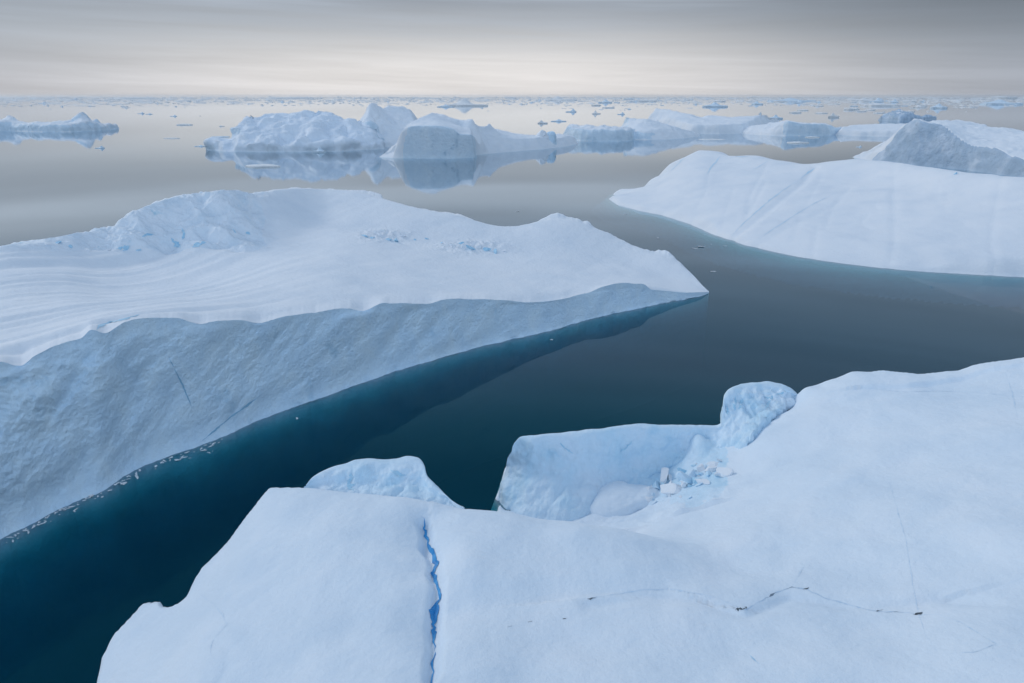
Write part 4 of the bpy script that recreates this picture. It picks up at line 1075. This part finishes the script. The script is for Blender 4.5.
        place(x, y, w, h, lab, pk=k, yaw=0, ratio=0.8, cat='iceberg' if 'iceberg' in lab.split(' ')[1:4] else 'ice floe')
    for i, o in enumerate(protos):
        if i not in first: bpy.data.objects.remove(o)
    # ice too far and fine to count
    VV, FF, o0 = [], [], 0
    for i in range(3600):
        y = 96.8 + abs(r.gauss(0, 4.2)); x = r.uniform(-120, 1150)
        if y > 112 or (x < 560 and y > 106): continue
        p = P(x, y, 0); mpp = p[1] / FPX
        V, F = floe_mesh(r.randrange(40), 9, 3, r.choice([0, 0.3, 0.8]))
        w = min(16, r.lognormvariate(0.9, 0.7)) * mpp; V = V * np.array([w, w * r.uniform(0.8, 3.5), r.uniform(0.15, 0.75) * mpp]) + p
        VV.append(V); FF.append(F + o0); o0 += len(V)
    o = mesh_obj('drift_ice', np.concatenate(VV), np.concatenate(FF), FLOE, smooth=False)
    tag(o, 'band of scattered drift ice along the horizon', 'drift ice', None, 'stuff')

# ------------------------------------------------------------------ WATER, HAZE, SKY, LIGHT, CAMERA
def box(name, lo, hi, mat):
    x0, y0, z0 = lo; x1, y1, z1 = hi
    V = [(x0, y0, z0), (x1, y0, z0), (x1, y1, z0), (x0, y1, z0), (x0, y0, z1), (x1, y0, z1), (x1, y1, z1), (x0, y1, z1)]
    F = [(3, 2, 1, 0), (4, 5, 6, 7), (0, 1, 5, 4), (1, 2, 6, 5), (2, 3, 7, 6), (3, 0, 4, 7)]
    return mesh_obj(name, V, np.array(F), mat, smooth=False)

def build_water():
    m, N, L = new_mat('sea water')
    out = N.new('ShaderNodeOutputMaterial')
    geo = N.new('ShaderNodeNewGeometry')
    mp = N.new('ShaderNodeMapping'); mp.inputs['Scale'].default_value = (0.55, 0.9, 0.5)
    L.new(geo.outputs['Position'], mp.inputs['Vector'])
    nz = N.new('ShaderNodeTexNoise'); nz.inputs['Scale'].default_value = 1.0; nz.inputs['Detail'].default_value = 3
    L.new(mp.outputs[0], nz.inputs['Vector'])
    bp = N.new('ShaderNodeBump'); bp.inputs['Strength'].default_value = 1.0; bp.inputs['Distance'].default_value = 0.004
    L.new(nz.outputs['Fac'], bp.inputs['Height'])
    dt = N.new('ShaderNodeVectorMath'); dt.operation = 'DOT_PRODUCT'
    L.new(geo.outputs['Incoming'], dt.inputs[0]); L.new(geo.outputs['Normal'], dt.inputs[1])
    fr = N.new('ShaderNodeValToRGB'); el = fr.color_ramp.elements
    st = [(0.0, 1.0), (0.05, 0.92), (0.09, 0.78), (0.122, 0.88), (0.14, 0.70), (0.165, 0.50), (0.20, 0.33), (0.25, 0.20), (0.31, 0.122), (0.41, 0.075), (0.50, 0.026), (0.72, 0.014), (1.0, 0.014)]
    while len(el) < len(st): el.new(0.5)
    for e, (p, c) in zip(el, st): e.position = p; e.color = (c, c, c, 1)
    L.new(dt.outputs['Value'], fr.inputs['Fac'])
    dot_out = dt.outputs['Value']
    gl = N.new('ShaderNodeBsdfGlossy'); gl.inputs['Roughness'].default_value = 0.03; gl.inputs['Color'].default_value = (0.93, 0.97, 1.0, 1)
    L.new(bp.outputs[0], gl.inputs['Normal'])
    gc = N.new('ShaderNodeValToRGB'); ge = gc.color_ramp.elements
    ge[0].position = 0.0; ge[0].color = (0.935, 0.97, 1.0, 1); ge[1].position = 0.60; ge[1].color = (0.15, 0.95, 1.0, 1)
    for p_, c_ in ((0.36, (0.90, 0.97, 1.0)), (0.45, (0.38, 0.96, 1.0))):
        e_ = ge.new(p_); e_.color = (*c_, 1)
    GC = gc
    tr = N.new('ShaderNodeBsdfTransparent'); tr.inputs['Color'].default_value = (0.95, 0.98, 1.0, 1)
    df = N.new('ShaderNodeBsdfDiffuse'); df.inputs['Color'].default_value = (0.0, 0.066, 0.116, 1)
    body = N.new('ShaderNodeMixShader'); body.inputs[0].default_value = 0.42
    L.new(tr.outputs[0], body.inputs[1]); L.new(df.outputs[0], body.inputs[2])
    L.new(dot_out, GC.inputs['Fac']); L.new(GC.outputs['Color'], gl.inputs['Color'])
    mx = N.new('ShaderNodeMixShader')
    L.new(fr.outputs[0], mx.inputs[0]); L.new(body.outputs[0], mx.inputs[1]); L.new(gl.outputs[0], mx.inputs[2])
    L.new(mx.outputs[0], out.inputs['Surface'])
    va = N.new('ShaderNodeVolumeAbsorption'); va.inputs['Density'].default_value = 0.34
    va.inputs['Color'].default_value = (0.0, 0.82, 0.86, 1)
    L.new(va.outputs[0], out.inputs['Volume'])
    o = box('sea', (-30000, -2500, -46), (30000, 30000, 0), m)
    tag(o, None, None, None, 'structure')
    o['label'] = 'calm dark sea water between the icebergs'
    m2, N, L = new_mat('sea floor')
    out = N.new('ShaderNodeOutputMaterial'); d = N.new('ShaderNodeBsdfDiffuse'); d.inputs['Color'].default_value = (0.03, 0.05, 0.06, 1)
    L.new(d.outputs[0], out.inputs['Surface'])
    x = box('sea_floor', (-29990, -2490, -45.9), (29990, 29990, -45), m2)
    tag(x, 'dark floor under the sea', None, None, 'structure')

def build_haze():
    m, N, L = new_mat('haze')
    out = N.new('ShaderNodeOutputMaterial'); v = N.new('ShaderNodeVolumePrincipled')
    v.inputs['Color'].default_value = (0.97, 0.98, 1.0, 1)
    v.inputs['Density'].default_value = HAZE
    v.inputs['Anisotropy'].default_value = 0.75
    L.new(v.outputs[0], out.inputs['Volume'])
    o = box('haze', (-30500, -3000, -47.5), (30500, 30500, 82), m)
    tag(o, 'thin pale haze over the sea', None, None, 'stuff')

HAZE = 2.6e-5

def build_sky():
    w = bpy.data.worlds.new('World'); SC.world = w; w.use_nodes = True
    T = w.node_tree; N, L = T.nodes, T.links
    N.clear()
    out = N.new('ShaderNodeOutputWorld'); bg = N.new('ShaderNodeBackground')
    sky = N.new('ShaderNodeTexSky'); sky.sky_type = 'NISHITA'; sky.sun_disc = False
    sky.sun_elevation = math.radians(SUN_EL); sky.sun_rotation = math.radians(SUN_AZ)
    tc = N.new('ShaderNodeTexCoord'); sx = N.new('ShaderNodeSeparateXYZ')
    L.new(tc.outputs['Generated'], sx.inputs[0])
    def math_(op, a, b=None, c=None):
        n = N.new('ShaderNodeMath'); n.operation = op
        for i, v in enumerate((a, b, c)):
            if v is None: continue
            if isinstance(v, (int, float)): n.inputs[i].default_value = v
            else: L.new(v, n.inputs[i])
        return n.outputs[0]
    x, y, z = sx.outputs[0], sx.outputs[1], sx.outputs[2]
    az = math_('ARCTAN2', x, y)
    zc = math_('MAXIMUM', z, 0.0)
    # stratus: long level bands
    cv = N.new('ShaderNodeCombineXYZ')
    L.new(math_('MULTIPLY', az, 2.0), cv.inputs[0]); L.new(math_('MULTIPLY_ADD', az, 1.6, math_('MULTIPLY', zc, 52.0)), cv.inputs[1])
    n1 = N.new('ShaderNodeTexNoise'); n1.inputs['Scale'].default_value = 1.0; n1.inputs['Detail'].default_value = 7; n1.inputs['Roughness'].default_value = 0.6
    n1.inputs['Distortion'].default_value = 0.4
    L.new(cv.outputs[0], n1.inputs['Vector'])
    wob = math_('MULTIPLY', math_('SUBTRACT', n1.outputs['Fac'], 0.5), 0.045)
    zz = math_('ADD', zc, math_('MULTIPLY', wob, math_('MINIMUM', math_('MULTIPLY', zc, 14.0), 1.0)))
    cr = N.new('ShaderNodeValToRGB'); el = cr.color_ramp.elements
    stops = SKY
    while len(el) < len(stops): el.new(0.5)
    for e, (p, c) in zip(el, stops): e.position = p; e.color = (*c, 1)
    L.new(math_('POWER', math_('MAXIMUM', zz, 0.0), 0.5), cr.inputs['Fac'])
    # the bright gap where the hidden sun stands
    da = math_('SUBTRACT', az, GLOW_AZ)
    d_2 = math_('MULTIPLY', da, da)
    ga = math_('EXPONENT', math_('MULTIPLY', math_('ADD', math_('MULTIPLY', d_2, 2.0), math_('MULTIPLY', math_('MULTIPLY', d_2, d_2), 10.0)), -1.0))
    dz = math_('SUBTRACT', math_('MAXIMUM', zz, 0.030), 0.030)
    gz = math_('EXPONENT', math_('MULTIPLY', math_('MULTIPLY', dz, dz), -1 / (2 * 0.040 ** 2)))
    g = math_('MULTIPLY', ga, gz)
    glow = N.new('ShaderNodeMix'); glow.data_type = 'RGBA'; glow.blend_type = 'ADD'
    glow.inputs['Factor'].default_value = 1.0
    gc = N.new('ShaderNodeVectorMath'); gc.operation = 'SCALE'; gc.inputs[0].default_value = GLOW_COL
    L.new(g, gc.inputs['Scale'])
    L.new(cr.outputs['Color'], glow.inputs['A']); L.new(gc.outputs[0], glow.inputs['B'])
    cv2 = N.new('ShaderNodeCombineXYZ')
    L.new(math_('MULTIPLY', az, 1.1), cv2.inputs[0]); L.new(math_('MULTIPLY', zc, 22.0), cv2.inputs[1])
    n2 = N.new('ShaderNodeTexNoise'); n2.inputs['Scale'].default_value = 1.7; n2.inputs['Detail'].default_value = 5
    L.new(cv2.outputs[0], n2.inputs['Vector'])
    # a darker bank of cloud on the right
    rb = N.new('ShaderNodeMapRange'); rb.interpolation_type = 'SMOOTHSTEP'
    L.new(az, rb.inputs['Value']); rb.inputs['From Min'].default_value = 0.05; rb.inputs['From Max'].default_value = 0.65
    d2 = math_('SUBTRACT', zz, 0.115)
    bk = math_('EXPONENT', math_('MULTIPLY', math_('MULTIPLY', d2, d2), -1 / (2 * 0.045 ** 2)))
    bank = math_('SUBTRACT', 1.0, math_('MULTIPLY', math_('MULTIPLY', bk, rb.outputs[0]), 0.46))
    # thin texture in the overcast
    tex = math_('MULTIPLY', bank, math_('ADD', math_('MULTIPLY', math_('SUBTRACT', n1.outputs['Fac'], 0.5), 0.62), 1.0))
    tex = math_('MULTIPLY', tex, math_('ADD', math_('MULTIPLY', math_('SUBTRACT', n2.outputs['Fac'], 0.5), 0.3), 1.02))
    # brightening added to the unseen low sky behind the viewer, to light the cliffs
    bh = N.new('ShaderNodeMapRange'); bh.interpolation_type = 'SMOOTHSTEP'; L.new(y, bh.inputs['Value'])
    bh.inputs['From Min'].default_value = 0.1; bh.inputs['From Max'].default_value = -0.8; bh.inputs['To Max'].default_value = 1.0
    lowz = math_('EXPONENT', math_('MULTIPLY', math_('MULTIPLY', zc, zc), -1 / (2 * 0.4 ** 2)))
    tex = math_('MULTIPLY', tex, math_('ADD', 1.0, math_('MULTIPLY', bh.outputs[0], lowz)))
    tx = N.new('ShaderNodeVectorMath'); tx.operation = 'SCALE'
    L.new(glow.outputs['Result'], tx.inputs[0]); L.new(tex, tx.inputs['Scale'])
    # overcast in front of the clear sky (sky texture scaled by 1/strength so the cloud keeps its own level)
    cl = N.new('ShaderNodeVectorMath'); cl.operation = 'SCALE'; L.new(tx.outputs[0], cl.inputs[0]); cl.inputs['Scale'].default_value = 1 / 0.1
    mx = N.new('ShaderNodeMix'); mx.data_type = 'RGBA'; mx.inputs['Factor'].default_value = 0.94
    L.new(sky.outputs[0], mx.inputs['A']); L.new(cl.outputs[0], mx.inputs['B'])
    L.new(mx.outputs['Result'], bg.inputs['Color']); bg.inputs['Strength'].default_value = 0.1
    L.new(bg.outputs[0], out.inputs['Surface'])

SUN_EL, SUN_AZ = 32.0, -58.0
GLOW_AZ = -0.035
GLOW_COL = (0.405, 0.345, 0.27)
# position is sqrt(sin elevation)
SKY = [(0.0, (0.43, 0.46, 0.525)), (0.20, (0.355, 0.395, 0.47)), (0.28, (0.305, 0.35, 0.42)), (0.330, (0.305, 0.35, 0.42)), (0.378, (0.455, 0.515, 0.60)), (0.46, (0.47, 0.58, 0.72)), (0.56, (0.40, 0.60, 0.82)), (0.72, (0.35, 0.47, 0.64)), (1.0, (0.27, 0.36, 0.51))]  # unseen band above the frame made brighter and bluer for the water reflection

def build_light_camera():
    s = bpy.data.lights.new('sun', 'SUN'); s.energy = 0.95; s.angle = math.radians(18); s.color = (1.0, 0.96, 0.90)
    o = bpy.data.objects.new('sun', s); COL.objects.link(o)
    a, e = math.radians(SUN_AZ), math.radians(SUN_EL)
    d = Vector((math.sin(a) * math.cos(e), math.cos(a) * math.cos(e), math.sin(e)))
    o.rotation_euler = d.to_track_quat('Z', 'Y').to_euler(); o.location = d * 200
    c = bpy.data.cameras.new('camera'); c.lens = 24; c.sensor_width = 36; c.clip_start = 1; c.clip_end = 120000
    co = bpy.data.objects.new('camera', c); COL.objects.link(co)
    co.location = (0, 0, H); co.rotation_euler = (math.radians(90) - PITCH, 0, 0)
    SC.camera = co

build_sky()
build_light_camera()
build_left()
build_front()
build_right()
build_far()
build_floes()
build_water()
build_haze()

SC.view_settings.view_transform = 'Standard'; SC.view_settings.look = 'None'
SC.view_settings.exposure = 0.0; SC.view_settings.gamma = 1.0
SC.view_settings.use_curve_mapping = False
SC.cycles.use_denoising = True
SC.cycles.max_bounces = 8; SC.cycles.diffuse_bounces = 4; SC.cycles.volume_bounces = 1; SC.cycles.transparent_max_bounces = 8
SC.cycles.caustics_reflective = False; SC.cycles.caustics_refractive = False
SC.cycles.sample_clamp_indirect = 4.0
